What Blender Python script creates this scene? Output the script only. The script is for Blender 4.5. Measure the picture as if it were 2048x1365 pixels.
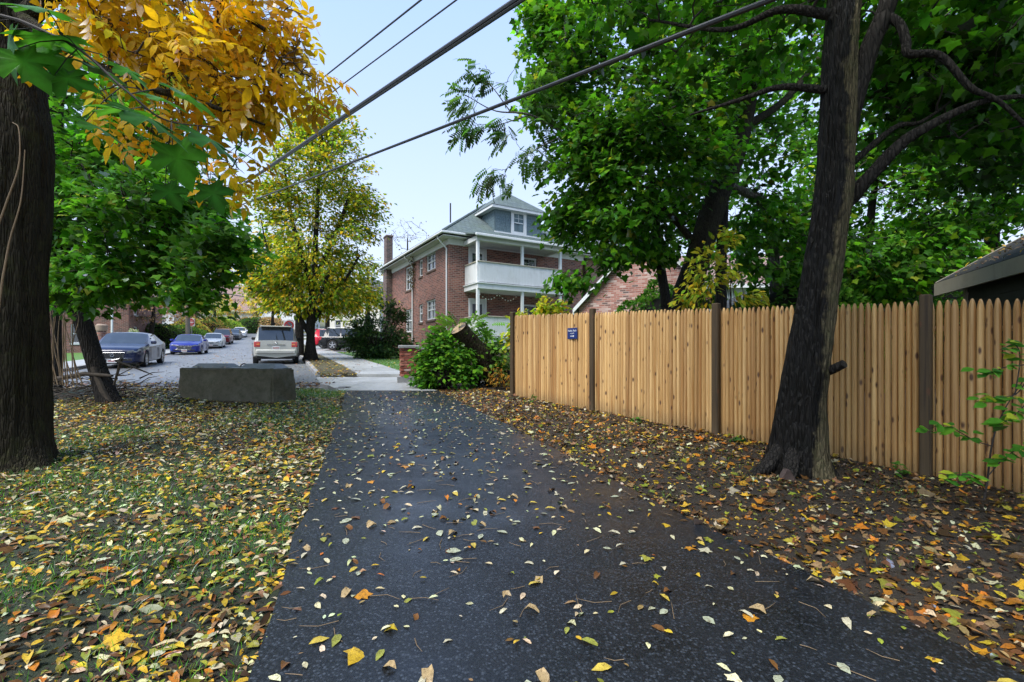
import bpy, math, random
import numpy as np
from mathutils import Vector, Matrix

random.seed(7)
RNG = np.random.default_rng(7)
for o in list(bpy.data.objects):
    bpy.data.objects.remove(o)
SC = bpy.context.scene
COL = SC.collection
pi = math.pi

# ------------------------------------------------------------------ camera, sky, sun, exposure
F = 940.0            # focal length in photo pixels (2048 wide)
HZ = 710.0           # horizon row of the photo
EYE = 1.4
cam_data = bpy.data.cameras.new('camera')
cam = bpy.data.objects.new('camera', cam_data)
COL.objects.link(cam)
cam.location = (0, 0, EYE)
cam.rotation_euler = (math.radians(90), 0, 0)
cam_data.sensor_width = 36
cam_data.lens = F / 2048 * 36
cam_data.shift_y = (HZ - 682.5) / 2048
cam_data.clip_start = 0.05
cam_data.clip_end = 3000
SC.camera = cam

SUN_EL = math.radians(58)
SUN_AZ = math.radians(222)      # direction the light comes from, clockwise from +Y
world = bpy.data.worlds.new('World')
SC.world = world
world.use_nodes = True
wn = world.node_tree
wn.nodes.clear()
w_out = wn.nodes.new('ShaderNodeOutputWorld')
w_bg = wn.nodes.new('ShaderNodeBackground')
w_sky = wn.nodes.new('ShaderNodeTexSky')
w_sky.sky_type = 'NISHITA'
w_sky.sun_disc = False
w_sky.sun_elevation = SUN_EL
w_sky.sun_rotation = SUN_AZ
w_sky.air_density = 1.2
w_sky.dust_density = 1.0
w_sky.ozone_density = 1.6
# thin overcast veil over the blue: whiter towards the horizon, bluer overhead
w_tc = wn.nodes.new('ShaderNodeTexCoord')
w_sep = wn.nodes.new('ShaderNodeSeparateXYZ')
wn.links.new(w_tc.outputs['Generated'], w_sep.inputs['Vector'])
w_ramp = wn.nodes.new('ShaderNodeValToRGB')
wn.links.new(w_sep.outputs['Z'], w_ramp.inputs['Fac'])
for e_, (p_, c_) in zip(w_ramp.color_ramp.elements, ((0.02, (.355, .39, .465, 1)), (.75, (.165, .262, .475, 1)))):
    e_.position = p_; e_.color = c_
w_vs = wn.nodes.new('ShaderNodeVectorMath'); w_vs.operation = 'SCALE'
w_vs.inputs['Scale'].default_value = 10.0
wn.links.new(w_ramp.outputs['Color'], w_vs.inputs[0])
w_mix = wn.nodes.new('ShaderNodeMix')
w_mix.data_type = 'RGBA'
w_mix.inputs['Factor'].default_value = 0.88
wn.links.new(w_sky.outputs['Color'], w_mix.inputs['A'])
wn.links.new(w_vs.outputs['Vector'], w_mix.inputs['B'])
wn.links.new(w_mix.outputs['Result'], w_bg.inputs['Color'])
w_bg.inputs['Strength'].default_value = 0.085
wn.links.new(w_bg.outputs['Background'], w_out.inputs['Surface'])

sun_data = bpy.data.lights.new('sun', 'SUN')
sun_data.energy = 2.1
sun_data.angle = math.radians(36)
sun_data.color = (1.0, 0.96, 0.9)
sun = bpy.data.objects.new('sun', sun_data)
COL.objects.link(sun)
sd = Vector((math.sin(SUN_AZ) * math.cos(SUN_EL), math.cos(SUN_AZ) * math.cos(SUN_EL), math.sin(SUN_EL)))
sun.rotation_euler = sd.to_track_quat('Z', 'Y').to_euler()
sun.location = (-20, -20, 40)

SC.view_settings.view_transform = 'Standard'
SC.view_settings.look = 'None'
SC.view_settings.exposure = 1.75
SC.view_settings.gamma = 1
SC.view_settings.use_curve_mapping = False
SC.render.engine = 'CYCLES'
SC.cycles.use_denoising = True
SC.cycles.use_adaptive_sampling = True
SC.cycles.adaptive_threshold = 0.02
SC.cycles.max_bounces = 6
SC.cycles.diffuse_bounces = 3
SC.cycles.glossy_bounces = 3
SC.cycles.transmission_bounces = 4
SC.cycles.transparent_max_bounces = 8
SC.cycles.caustics_reflective = False
SC.cycles.caustics_refractive = False
SC.render.film_transparent = False

# ------------------------------------------------------------------ helpers
def at(px, py, Y):
    """point at depth Y seen at photo pixel (px, py)"""
    return Vector(((px - 1024) / F * Y, Y, EYE - (py - HZ) / F * Y))

_KY = [-12, -4, 0, 3, 4.35, 6, 8, 10.5, 12, 15, 20, 25, 35, 46, 53, 68, 76, 92, 130, 200, 400]
_KH = [-.1, -.03, 0, .03, .09, .19, .31, .45, .52, .68, .92, 1.12, 1.48, 2.05, 2.6, 3.8, 4.5, 5.6, 12, 20, 40]
KNOTS = sorted(set([round(v, 3) for v in list(np.arange(-12, 16, .5)) + list(np.arange(16, 80, 2)) + [80, 92, 105, 118, 130, 160, 200, 300, 400]]))
KNOTH = np.interp(KNOTS, _KY, _KH)
def gh(y):
    return float(np.interp(y, KNOTS, KNOTH))
def ghv(y):
    return np.interp(y, KNOTS, KNOTH)

def tag(o, label=None, cat=None, group=None, kind=None):
    if label: o['label'] = label
    if cat: o['category'] = cat
    if group: o['group'] = group
    if kind: o['kind'] = kind
    return o

def empty(name, loc, rz=0, label=None, cat=None, group=None):
    o = bpy.data.objects.new(name, None)
    COL.objects.link(o)
    o.location = loc
    o.rotation_euler = (0, 0, rz)
    o.empty_display_size = .2
    o['_m'] = 0
    del o['_m']
    tag(o, label, cat, group)
    o.matrix_basis = Matrix.Translation(loc) @ Matrix.Rotation(rz, 4, 'Z')
    return o

def link(name, me, parent=None, loc=None):
    o = bpy.data.objects.new(name, me)
    COL.objects.link(o)
    if parent is not None:
        o.parent = parent
    if loc is not None:
        o.location = loc
    return o

def shade(me, smooth, angle=None):
    if smooth:
        me.polygons.foreach_set('use_smooth', np.ones(len(me.polygons), dtype=bool))
        if angle is not None:
            me.set_sharp_from_angle(angle=math.radians(angle))

class MB:
    """collects shapes into one mesh"""
    def __init__(s):
        s.v = []; s.f = []; s.mi = []
    def add(s, V, Fc, mi=0):
        b = len(s.v)
        s.v.extend([tuple(p) for p in V])
        for f in Fc:
            s.f.append([i + b for i in f]); s.mi.append(mi)
        return s
    def box(s, lo, hi, mi=0, M=None):
        x0, y0, z0 = lo; x1, y1, z1 = hi
        V = [(x0,y0,z0),(x1,y0,z0),(x1,y1,z0),(x0,y1,z0),(x0,y0,z1),(x1,y0,z1),(x1,y1,z1),(x0,y1,z1)]
        if M is not None: V = [M @ Vector(p) for p in V]
        return s.add(V, [(0,3,2,1),(4,5,6,7),(0,1,5,4),(1,2,6,5),(2,3,7,6),(3,0,4,7)], mi)
    def cbox(s, lo, hi, c=.01, mi=0, M=None):
        """box with chamfered edges"""
        x0,y0,z0 = lo; x1,y1,z1 = hi
        V=[]; 
        for sx in (0,1):
            for sy in (0,1):
                for sz in (0,1):
                    X=(x0,x1)[sx]; Y=(y0,y1)[sy]; Z=(z0,z1)[sz]
                    dx=c if sx==0 else -c; dy=c if sy==0 else -c; dz=c if sz==0 else -c
                    V += [(X,Y+dy,Z+dz),(X+dx,Y,Z+dz),(X+dx,Y+dy,Z)]
        def i(sx,sy,sz,k): return (sx*4+sy*2+sz)*3+k
        Fc=[]
        for a in (0,1):
            q=[i(a,0,0,0),i(a,1,0,0),i(a,1,1,0),i(a,0,1,0)]; Fc.append(q if a else q[::-1])
            q=[i(0,a,0,1),i(1,a,0,1),i(1,a,1,1),i(0,a,1,1)]; Fc.append(q[::-1] if a else q)
            q=[i(0,0,a,2),i(1,0,a,2),i(1,1,a,2),i(0,1,a,2)]; Fc.append(q if a else q[::-1])
        for a in (0,1):
            for b in (0,1):
                q=[i(a,b,0,0),i(a,b,1,0),i(a,b,1,1),i(a,b,0,1)]; Fc.append(q)
                q=[i(a,0,b,0),i(a,1,b,0),i(a,1,b,2),i(a,0,b,2)]; Fc.append(q)
                q=[i(0,a,b,1),i(1,a,b,1),i(1,a,b,2),i(0,a,b,2)]; Fc.append(q)
        for a in (0,1):
            for b in (0,1):
                for d in (0,1):
                    Fc.append([i(a,b,d,0),i(a,b,d,1),i(a,b,d,2)])
        if M is not None: V=[M@Vector(p) for p in V]
        return s.add(V,Fc,mi)
    def prism(s, poly, d, mi=0, M=None):
        """poly: list of 3D points, extruded by vector d"""
        n=len(poly); d=Vector(d)
        V=[Vector(p) for p in poly]+[Vector(p)+d for p in poly]
        Fc=[list(range(n))[::-1], list(range(n,2*n))]
        for k in range(n):
            j=(k+1)%n; Fc.append([k,j,n+j,n+k])
        if M is not None: V=[M@p for p in V]
        return s.add(V,Fc,mi)
    def tube(s, pts, rad, n=8, mi=0, cap=True):
        V,Fc=tube_arrays(pts,rad,n,cap)
        return s.add(V,Fc,mi)
    def cyl(s, a, b, r, n=12, r2=None, mi=0):
        return s.tube([a,b],[r, r if r2 is None else r2], n, mi)
    def build(s, name, mats, parent=None, smooth=False, angle=30, loc=None):
        me=bpy.data.meshes.new(name)
        me.from_pydata(s.v,[],s.f)
        if not isinstance(mats,(list,tuple)): mats=[mats]
        for m in mats: me.materials.append(m)
        if len(mats)>1: me.polygons.foreach_set('material_index', s.mi)
        fix_normals(me)
        shade(me,smooth,angle)
        me.update()
        return link(name,me,parent,loc)

def fix_normals(me):
    import bmesh
    bm=bmesh.new(); bm.from_mesh(me)
    bmesh.ops.recalc_face_normals(bm, faces=bm.faces)
    bm.to_mesh(me); bm.free()

def frames(P):
    P=np.asarray(P,float); n=len(P)
    T=np.zeros_like(P)
    T[1:-1]=P[2:]-P[:-2]; T[0]=P[1]-P[0]; T[-1]=P[-1]-P[-2]
    T/= np.linalg.norm(T,axis=1)[:,None]+1e-12
    up=np.array([0,0,1.]) if abs(T[0][2])<.9 else np.array([1.,0,0])
    A=np.cross(T[0],up); A/=np.linalg.norm(A)
    As=[A]
    for k in range(1,n):
        A=A-T[k]*A.dot(T[k]); A/=np.linalg.norm(A)+1e-12; As.append(A)
    As=np.array(As); Bs=np.cross(T,As)
    return P,T,As,Bs

def tube_arrays(pts, rad, n=8, cap=True):
    P,T,A,B=frames(pts); k=len(P)
    rad=np.broadcast_to(np.asarray(rad,float),(k,))
    th=np.arange(n)*2*pi/n
    V=P[:,None,:]+rad[:,None,None]*(np.cos(th)[None,:,None]*A[:,None,:]+np.sin(th)[None,:,None]*B[:,None,:])
    V=V.reshape(-1,3)
    Fc=[]
    for r in range(k-1):
        for j in range(n):
            j2=(j+1)%n
            Fc.append([r*n+j,r*n+j2,(r+1)*n+j2,(r+1)*n+j])
    if cap:
        Fc.append(list(range(n))[::-1]); Fc.append([(k-1)*n+j for j in range(n)])
    return V.tolist(),Fc

def big_mesh(name, V, tris, col=None, mats=None, parent=None, smooth=False, loc=None, mi=None):
    me=bpy.data.meshes.new(name)
    V=np.asarray(V,np.float32); tris=np.asarray(tris,np.int32)
    k=tris.shape[1]
    me.vertices.add(len(V)); me.vertices.foreach_set('co',V.ravel())
    me.loops.add(tris.size); me.loops.foreach_set('vertex_index',tris.ravel())
    me.polygons.add(len(tris))
    me.polygons.foreach_set('loop_start',np.arange(0,tris.size,k,dtype=np.int32))
    me.polygons.foreach_set('loop_total',np.full(len(tris),k,np.int32))
    if not isinstance(mats,(list,tuple)): mats=[mats]
    for m in mats: me.materials.append(m)
    if mi is not None: me.polygons.foreach_set('material_index',np.asarray(mi,np.int32))
    me.update(calc_edges=True)
    if col is not None:
        a=me.color_attributes.new('Col','FLOAT_COLOR','POINT')
        c=np.ones((len(V),4),np.float32); c[:,:3]=col
        a.data.foreach_set('color',c.ravel())
    if smooth: shade(me,True)
    me.validate()
    return link(name,me,parent,loc)

# vectorised smooth value noise
_NP=np.random.default_rng(3).random((64,64,64)).astype(np.float32)*2-1
def vnoise(P):
    P=np.asarray(P,float); i=np.floor(P).astype(int); f=P-i; f=f*f*(3-2*f)
    r=0
    for dx in (0,1):
        wx=f[...,0] if dx else 1-f[...,0]
        for dy in (0,1):
            wy=f[...,1] if dy else 1-f[...,1]
            for dz in (0,1):
                wz=f[...,2] if dz else 1-f[...,2]
                r=r+wx*wy*wz*_NP[(i[...,0]+dx)%64,(i[...,1]+dy)%64,(i[...,2]+dz)%64]
    return r
def fbm(P,o=4):
    r=0;a=1;P=np.asarray(P,float)
    for k in range(o):
        r=r+a*vnoise(P*(2**k)+17.3*k); a*=.5
    return r

# ------------------------------------------------------------------ materials
def mat(name):
    m=bpy.data.materials.new(name); m.use_nodes=True
    nt=m.node_tree
    return m,nt,nt.nodes['Principled BSDF']
def nd(nt,t,ins=None,**props):
    n=nt.nodes.new('ShaderNode'+t)
    for k,v in props.items(): setattr(n,k,v)
    if ins:
        for k,v in ins.items():
            sock=n.inputs[k]
            if hasattr(v,'is_linked') or isinstance(v,bpy.types.NodeSocket): nt.links.new(v,sock)
            else: sock.default_value=v
    return n
def rgb(c): return (c[0],c[1],c[2],1)
def ramp(nt,fac,stops,interp='LINEAR'):
    n=nt.nodes.new('ShaderNodeValToRGB'); nt.links.new(fac,n.inputs['Fac'])
    cr=n.color_ramp; cr.interpolation=interp
    while len(cr.elements)<len(stops): cr.elements.new(.5)
    for e,(p,c) in zip(cr.elements,stops):
        e.position=p; e.color=rgb(c) if not isinstance(c,(int,float)) else (c,c,c,1)
    return n.outputs['Color']
def mixc(nt,fac,a,b,mode='MIX'):
    n=nt.nodes.new('ShaderNodeMix'); n.data_type='RGBA'; n.blend_type=mode
    for k,v in (('Factor',fac),('A',a),('B',b)):
        if isinstance(v,bpy.types.NodeSocket): nt.links.new(v,n.inputs[k])
        elif isinstance(v,(int,float)): n.inputs[k].default_value=v
        else: n.inputs[k].default_value=rgb(v)
    return n.outputs['Result']
def math_(nt,op,a,b=0.0,c=None):
    n=nt.nodes.new('ShaderNodeMath'); n.operation=op
    for k,v in enumerate((a,b) if c is None else (a,b,c)):
        if isinstance(v,bpy.types.NodeSocket): nt.links.new(v,n.inputs[k])
        else: n.inputs[k].default_value=v
    return n.outputs[0]
def coord(nt,kind='Object',scale=(1,1,1),rot=(0,0,0)):
    t=nd(nt,'TexCoord'); m=nd(nt,'Mapping',{'Vector':t.outputs[kind],'Scale':scale,'Rotation':rot})
    return m.outputs['Vector']
def wpos(nt,scale=(1,1,1)):
    g=nd(nt,'NewGeometry'); m=nd(nt,'Mapping',{'Vector':g.outputs['Position'],'Scale':scale})
    return m.outputs['Vector']
def noise_(nt,vec,scale,detail=4,rough=.55,dist=0.0):
    return nd(nt,'TexNoise',{'Vector':vec,'Scale':scale,'Detail':detail,'Roughness':rough,'Distortion':dist}).outputs['Fac']
def bump(nt,bsdf,h,strength=.5,dist=.01):
    b=nd(nt,'Bump',{'Height':h,'Strength':strength,'Distance':dist})
    nt.links.new(b.outputs['Normal'],bsdf.inputs['Normal'])
    return b
def setc(nt,bsdf,name,v):
    if isinstance(v,bpy.types.NodeSocket): nt.links.new(v,bsdf.inputs[name])
    else: bsdf.inputs[name].default_value=v

def plain(name,c,rough=.6,metal=0,var=.12,scale=6,coat=0,bumps=0,spec=.5):
    m,nt,b=mat(name)
    p=coord(nt)
    n=noise_(nt,p,scale,5)
    lo=[x*(1-var) for x in c]; hi=[min(1,x*(1+var)) for x in c]
    setc(nt,b,'Base Color',ramp(nt,n,[(.3,lo),(.7,hi)]))
    setc(nt,b,'Roughness',rough); setc(nt,b,'Metallic',metal); setc(nt,b,'Coat Weight',coat); setc(nt,b,'Coat Roughness',.04)
    setc(nt,b,'Specular IOR Level',spec)
    if bumps: bump(nt,b,noise_(nt,p,scale*8,3),.4,bumps)
    return m
# ---- ground materials
def m_asphalt(name, dark, light, rlo, rhi, agg=170, bstr=.5, patch=.35, spec=.5, film=0):
    m,nt,b=mat(name)
    p=wpos(nt)
    big=noise_(nt,p,patch,4,.6)
    mid=noise_(nt,p,2.2,5,.6)
    v=nd(nt,'TexVoronoi',{'Vector':p,'Scale':agg})
    fine=noise_(nt,p,agg*.55,3,.8)
    sp=ramp(nt,v.outputs['Distance'],[(.0,1.0),(.8,0.0)])
    base=mixc(nt,ramp(nt,mid,[(.35,0.),(.68,1.)]),dark,[.65*a+.35*c for a,c in zip(dark,light)])
    base=mixc(nt,ramp(nt,fine,[(.45,0.),(.62,.6)]),base,[.4*a+.6*c for a,c in zip(dark,light)])
    stone=nd(nt,'SeparateColor',{'Color':v.outputs['Color']}).outputs[0]
    fac=math_(nt,'MULTIPLY',ramp(nt,stone,[(.62,0.),(1.,1.)]),sp)
    colr=mixc(nt,fac,base,[min(1,x*2.6) for x in light])
    worn=noise_(nt,p,.9,6,.7,.5)
    colr=mixc(nt,ramp(nt,worn,[(.42,0.),(.66,.75)]),colr,mixc(nt,.5,colr,[.6*a+.4*c for a,c in zip(dark,light)]))
    setc(nt,b,'Base Color',colr)
    wet=math_(nt,'ADD',math_(nt,'MULTIPLY',big,.7),math_(nt,'MULTIPLY',mid,.3))
    setc(nt,b,'Roughness',ramp(nt,wet,[(.36,rlo),(.62,rhi)]))
    setc(nt,b,'Specular IOR Level',spec)
    h=math_(nt,'ADD',math_(nt,'MULTIPLY',sp,.8),math_(nt,'MULTIPLY',fine,.5))
    bu=bump(nt,b,h,bstr,.004)
    nt.links.new(ramp(nt,wet,[(.36,bstr*.45),(.6,bstr)]),bu.inputs['Strength'])
    if film:   # thin film of rain water
        setc(nt,b,'Coat Weight',ramp(nt,wet,[(.38,film),(.66,film*.35)])); setc(nt,b,'Coat IOR',1.42); setc(nt,b,'Coat Roughness',ramp(nt,wet,[(.36,.26),(.6,.46)]))
    return m
M_PATH=m_asphalt('fresh_asphalt',(.0012,.0016,.0023),(.027,.033,.043),.42,.58,80,1.,.55,.12,1.)
M_ROAD=m_asphalt('street_asphalt',(.085,.092,.10),(.16,.17,.18),.3,.5,40,.25,.15)

def m_concrete(name,c1,c2,rough=(.35,.7),moss=None,sc=1.0,bstr=.3):
    m,nt,b=mat(name)
    p=wpos(nt)
    a=noise_(nt,p,.8*sc,6,.65); f=noise_(nt,p,9*sc,5,.7)
    c=mixc(nt,ramp(nt,a,[(.3,0.),(.7,1.)]),c1,c2)
    c=mixc(nt,math_(nt,'MULTIPLY',ramp(nt,f,[(.45,0.),(.75,1.)]),.35),c,[x*.55 for x in c1])
    if moss:
        mo=noise_(nt,p,3.2*sc,6,.75)
        c=mixc(nt,ramp(nt,mo,[(.38,0.),(.72,.9)]),c,moss)
    setc(nt,b,'Base Color',c)
    setc(nt,b,'Roughness',ramp(nt,a,[(.35,rough[0]),(.65,rough[1])]))
    bump(nt,b,math_(nt,'ADD',f,noise_(nt,p,60*sc,3)),bstr,.01)
    return m
M_CONC=m_concrete('pale_concrete',(.27,.28,.275),(.37,.38,.375),(.3,.6))
M_KERB=m_concrete('granite_kerb',(.2,.2,.2),(.33,.33,.33),(.5,.8),None,3)
M_BLOCK=m_concrete('mossy_block_concrete',(.11,.095,.06),(.21,.19,.135),(.75,.92),(.04,.045,.015),2.4,1.0)
M_BLOCKTOP=m_concrete('pale_block_top',(.16,.165,.155),(.26,.265,.25),(.45,.7),None,2)

def m_soil(name,c1,c2,c3,green=None):
    m,nt,b=mat(name)
    p=wpos(nt)
    a=noise_(nt,p,1.1,6,.65); f=noise_(nt,p,22,6,.75)
    c=mixc(nt,ramp(nt,f,[(.3,0.),(.7,1.)]),c1,c2)
    c=mixc(nt,ramp(nt,a,[(.42,0.),(.62,1.)]),c,c3)
    if green:
        c=mixc(nt,ramp(nt,noise_(nt,p,.7,5,.7),[(.42,0.),(.58,1.)]),c,green)
    setc(nt,b,'Base Color',c); setc(nt,b,'Roughness',ramp(nt,a,[(.3,.6),(.7,.92)]))
    bump(nt,b,math_(nt,'ADD',f,noise_(nt,p,90,3)),.8,.02)
    return m
M_SOIL=m_soil('damp_soil',(.012,.0085,.005),(.045,.032,.019),(.024,.017,.010))
M_TURF=m_soil('turf_soil',(.005,.0045,.0025),(.018,.014,.007),(.010,.012,.004),(.012,.03,.005))
M_LAWN=m_soil('lawn_turf',(.05,.12,.016),(.085,.19,.03),(.065,.15,.022))
M_STRIPSOIL=m_soil('leafy_strip_soil',(.04,.032,.018),(.09,.07,.035),(.07,.075,.025))
M_FAR=m_soil('far_ground',(.06,.075,.03),(.10,.11,.05),(.12,.11,.06))

# ---- foliage materials: colour comes with each leaf
def m_leaf(name,trans=.45,rough=.45,gloss=.08,vein=False):
    m=bpy.data.materials.new(name); m.use_nodes=True; nt=m.node_tree; nt.nodes.clear()
    out=nd(nt,'OutputMaterial')
    at_=nd(nt,'Attribute',attribute_name='Col'); c=at_.outputs['Color']
    g=nd(nt,'NewGeometry')
    n=noise_(nt,wpos(nt),38,3,.6)
    c=mixc(nt,ramp(nt,n,[(.35,0.),(.75,.5)]),c,mixc(nt,.6,c,(.05,.04,.01)))
    if vein:   # browned, blotched patches on dead leaves
        c=mixc(nt,ramp(nt,noise_(nt,wpos(nt),55,5,.7,.8),[(.5,0.),(.68,.8)]),c,(.075,.035,.012))
    d=nd(nt,'BsdfDiffuse',{'Color':c,'Roughness':.4})
    tr=nd(nt,'BsdfTranslucent',{'Color':mixc(nt,1.0,c,(1.25,1.3,.75),'MULTIPLY')})
    mx=nd(nt,'MixShader',{'Fac':trans}); nt.links.new(d.outputs[0],mx.inputs[1]); nt.links.new(tr.outputs[0],mx.inputs[2])
    gl=nd(nt,'BsdfGlossy',{'Roughness':rough,'Color':(.8,.85,.9,1)})
    fr=nd(nt,'Fresnel',{'IOR':1.4})
    mg=nd(nt,'MixShader',{'Fac':math_(nt,'MULTIPLY',fr.outputs[0],gloss*8)}); nt.links.new(mx.outputs[0],mg.inputs[1]); nt.links.new(gl.outputs[0],mg.inputs[2])
    nt.links.new(mg.outputs[0],out.inputs['Surface'])
    return m
M_LEAF=m_leaf('tree_leaf',.55,.5,.016)
M_LITTER=m_leaf('fallen_leaf',.12,.35,.07,True)
M_GRASS=m_leaf('grass_blade',.4,.5,.05)
M_BIGLEAF=m_leaf('broad_wet_leaf',.45,.4,.018)

def m_bark(name,c1,c2,sx=14,sz=2.2,wet=None,lich=None,bstr=1.0,bd=.03):
    m,nt,b=mat(name)
    p=coord(nt,'Object',(sx,sx,sz))
    v=nd(nt,'TexVoronoi',{'Vector':p,'Scale':1.0},feature='DISTANCE_TO_EDGE')
    n=noise_(nt,p,1.6,6,.7)
    h=math_(nt,'ADD',ramp(nt,v.outputs['Distance'],[(0.,0.),(.35,1.)]),math_(nt,'MULTIPLY',n,.8))
    c=mixc(nt,ramp(nt,h,[(.35,0.),(1.3/2,1.)]),c1,c2)
    q=coord(nt)
    if lich:
        c=mixc(nt,ramp(nt,noise_(nt,q,5,7,.75),[(.5,0.),(.66,.85)]),c,lich)
    r=.85
    if wet:
        # rain-wet bark: dark and a little glossy down one side, with a ragged edge
        sx_=nd(nt,'SeparateXYZ',{'Vector':q})
        edge=math_(nt,'ADD',math_(nt,'MULTIPLY',sx_.outputs[0],wet[0]),math_(nt,'MULTIPLY',sx_.outputs[2],wet[1]))
        edge=math_(nt,'ADD',edge,math_(nt,'MULTIPLY',math_(nt,'SUBTRACT',noise_(nt,coord(nt,'Object',(1,1,.5)),2.6,4,.6),.5),wet[2]))
        edge=math_(nt,'ADD',edge,wet[3])
        edge=math_(nt,'ADD',edge,math_(nt,'MULTIPLY',math_(nt,'SUBTRACT',noise_(nt,q,16,5,.75),.5),.9))
        w=ramp(nt,edge,[(.40,0.),(.60,1.)])
        c=mixc(nt,w,mixc(nt,.93,c,(.004,.004,.005)),c)
        r=ramp(nt,w,[(0.,.5),(1.,.85)])
    setc(nt,b,'Base Color',c); setc(nt,b,'Roughness',r); setc(nt,b,'Specular IOR Level',.14)
    bump(nt,b,h,bstr,bd)
    return m
M_BARK_DARK=m_bark('dark_ridged_bark',(.010,.009,.008),(.035,.031,.027),26,4)
M_BARK_OLD=m_bark('mossy_ridged_bark',(.007,.006,.0045),(.036,.031,.02),46,5,None,(.05,.052,.02),1.0,.02)
M_BARK_WET=m_bark('half_wet_bark',(.035,.03,.018),(.12,.10,.058),30,4.5,(3.4,-.40,2.2,.48),(.085,.085,.04),1.0,.02)
M_BARK_GREY=m_bark('grey_bark',(.06,.055,.05),(.16,.15,.135),20,5)
M_TWIG=plain('dark_twig',(.025,.02,.016),.8)
M_TWIGB=plain('tan_twig',(.16,.11,.06),.8)
M_DEADWOOD=plain('dead_wood',(.05,.038,.026),.85,0,.4,9)

def m_wood(name,c1,c2,knots=True,rough=.6,spread=.9):
    m,nt,b=mat(name)
    oi=nd(nt,'ObjectInfo'); rnd=oi.outputs['Random']
    t=nd(nt,'TexCoord')
    off=nd(nt,'CombineXYZ',{'X':math_(nt,'MULTIPLY',rnd,37.),'Y':math_(nt,'MULTIPLY',rnd,11.),'Z':math_(nt,'MULTIPLY',rnd,91.)})
    va=nd(nt,'VectorMath',operation='ADD'); nt.links.new(t.outputs['Object'],va.inputs[0]); nt.links.new(off.outputs[0],va.inputs[1])
    def mp(s):
        return nd(nt,'Mapping',{'Vector':va.outputs[0],'Scale':s}).outputs['Vector']
    g=noise_(nt,mp((90,90,2.2)),1.,5,.6,.6)
    w=noise_(nt,mp((9,9,.9)),1.,3,.5)
    c=mixc(nt,ramp(nt,g,[(.3,0.),(.7,1.)]),c1,c2)
    hue=ramp(nt,rnd,[(0.,(.72,.54,.33)),(.14,(1.16,1.12,1.04)),(.28,(.92,.8,.6)),(.42,(1.3,1.28,1.22)),(.56,(.62,.46,.28)),(.7,(1.08,.98,.8)),(.84,(.8,.7,.58)),(.94,(1.32,1.26,1.1))],'CONSTANT')
    c=mixc(nt,spread,c,hue,'MULTIPLY')
    c=mixc(nt,ramp(nt,w,[(.52,0.),(.72,.45)]),c,(c1[0]*.75,c1[1]*.6,c1[2]*.42))
    hs=noise_(nt,mp((34,34,.55)),1.,2,.5)      # pale sapwood beside brown heartwood
    c=mixc(nt,math_(nt,'MULTIPLY',ramp(nt,hs,[(.40,0.),(.5,1.)]),.25),c,[min(.8,x*1.2) for x in c2])
    c=mixc(nt,math_(nt,'MULTIPLY',ramp(nt,hs,[(.34,1.),(.42,0.)]),.55),c,(c1[0]*.8,c1[1]*.62,c1[2]*.45))
    if knots:
        v=nd(nt,'TexVoronoi',{'Vector':mp((10,10,4.2)),'Scale':1.,'Randomness':1.})
        c=mixc(nt,ramp(nt,v.outputs['Distance'],[(.10,1.),(.2,0.)]),c,(.09,.04,.018))
    # damp grey staining creeping up from the ground, ragged
    zc=nd(nt,'SeparateXYZ',{'Vector':t.outputs['Object']}).outputs[2]
    st=math_(nt,'SUBTRACT',math_(nt,'ADD',.32,math_(nt,'MULTIPLY',noise_(nt,mp((14,14,3)),1.,4,.7),.35)),zc)
    c=mixc(nt,ramp(nt,st,[(.25,0.),(.55,.55)]),c,(.09,.065,.035))
    setc(nt,b,'Base Color',c); setc(nt,b,'Roughness',rough)
    bump(nt,b,g,.25,.004)
    return m
M_PICKET=m_wood('fresh_cedar',(.37,.22,.08),(.56,.385,.18))
M_POST=m_wood('brown_stained_post',(.022,.014,.006),(.075,.048,.02),True,.75,.2)
M_RAIL=m_wood('cedar_rail',(.3,.2,.1),(.42,.3,.17))

def m_brick(name,bw,bh,cols,mortar,msize=.012,bstr=.6,rough=.8,stain=.3):
    """running bond on upright walls; cols: dark, mid, light"""
    m,nt,b=mat(name)
    t=nd(nt,'TexCoord'); s=nd(nt,'SeparateXYZ',{'Vector':t.outputs['Object']})
    vec=nd(nt,'CombineXYZ',{'X':math_(nt,'ADD',s.outputs[0],s.outputs[1]),'Y':s.outputs[2]}).outputs[0]
    br=nd(nt,'TexBrick',{'Vector':vec,'Scale':1.,'Brick Width':bw,'Row Height':bh,'Mortar Size':msize,'Mortar Smooth':.1,'Bias':0.,
        'Color1':(0,0,0,1),'Color2':(1,1,1,1),'Mortar':(.5,.5,.5,1)},offset=.5)
    tone=nd(nt,'SeparateColor',{'Color':br.outputs['Color']}).outputs[0]
    c=ramp(nt,tone,cols)
    c=mixc(nt,math_(nt,'MULTIPLY',noise_(nt,t.outputs['Object'],40,3),.35),c,(.06,.05,.045))
    c=mixc(nt,math_(nt,'MULTIPLY',ramp(nt,noise_(nt,t.outputs['Object'],.55,6,.7),[(.45,0.),(.7,1.)]),stain),c,(.06,.045,.04))
    c=mixc(nt,br.outputs['Fac'],c,mortar)
    setc(nt,b,'Base Color',c); setc(nt,b,'Roughness',rough)
    h=math_(nt,'SUBTRACT',math_(nt,'MULTIPLY',noise_(nt,t.outputs['Object'],50,3),.3),br.outputs['Fac'])
    bump(nt,b,h,bstr,.012)
    return m
M_BRICK=m_brick('red_house_brick',.27,.098,[(0.,(.085,.03,.024)),(.35,(.18,.056,.038)),(.7,(.25,.08,.055)),(1.,(.32,.125,.085))],(.26,.2,.17),.013)
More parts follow.
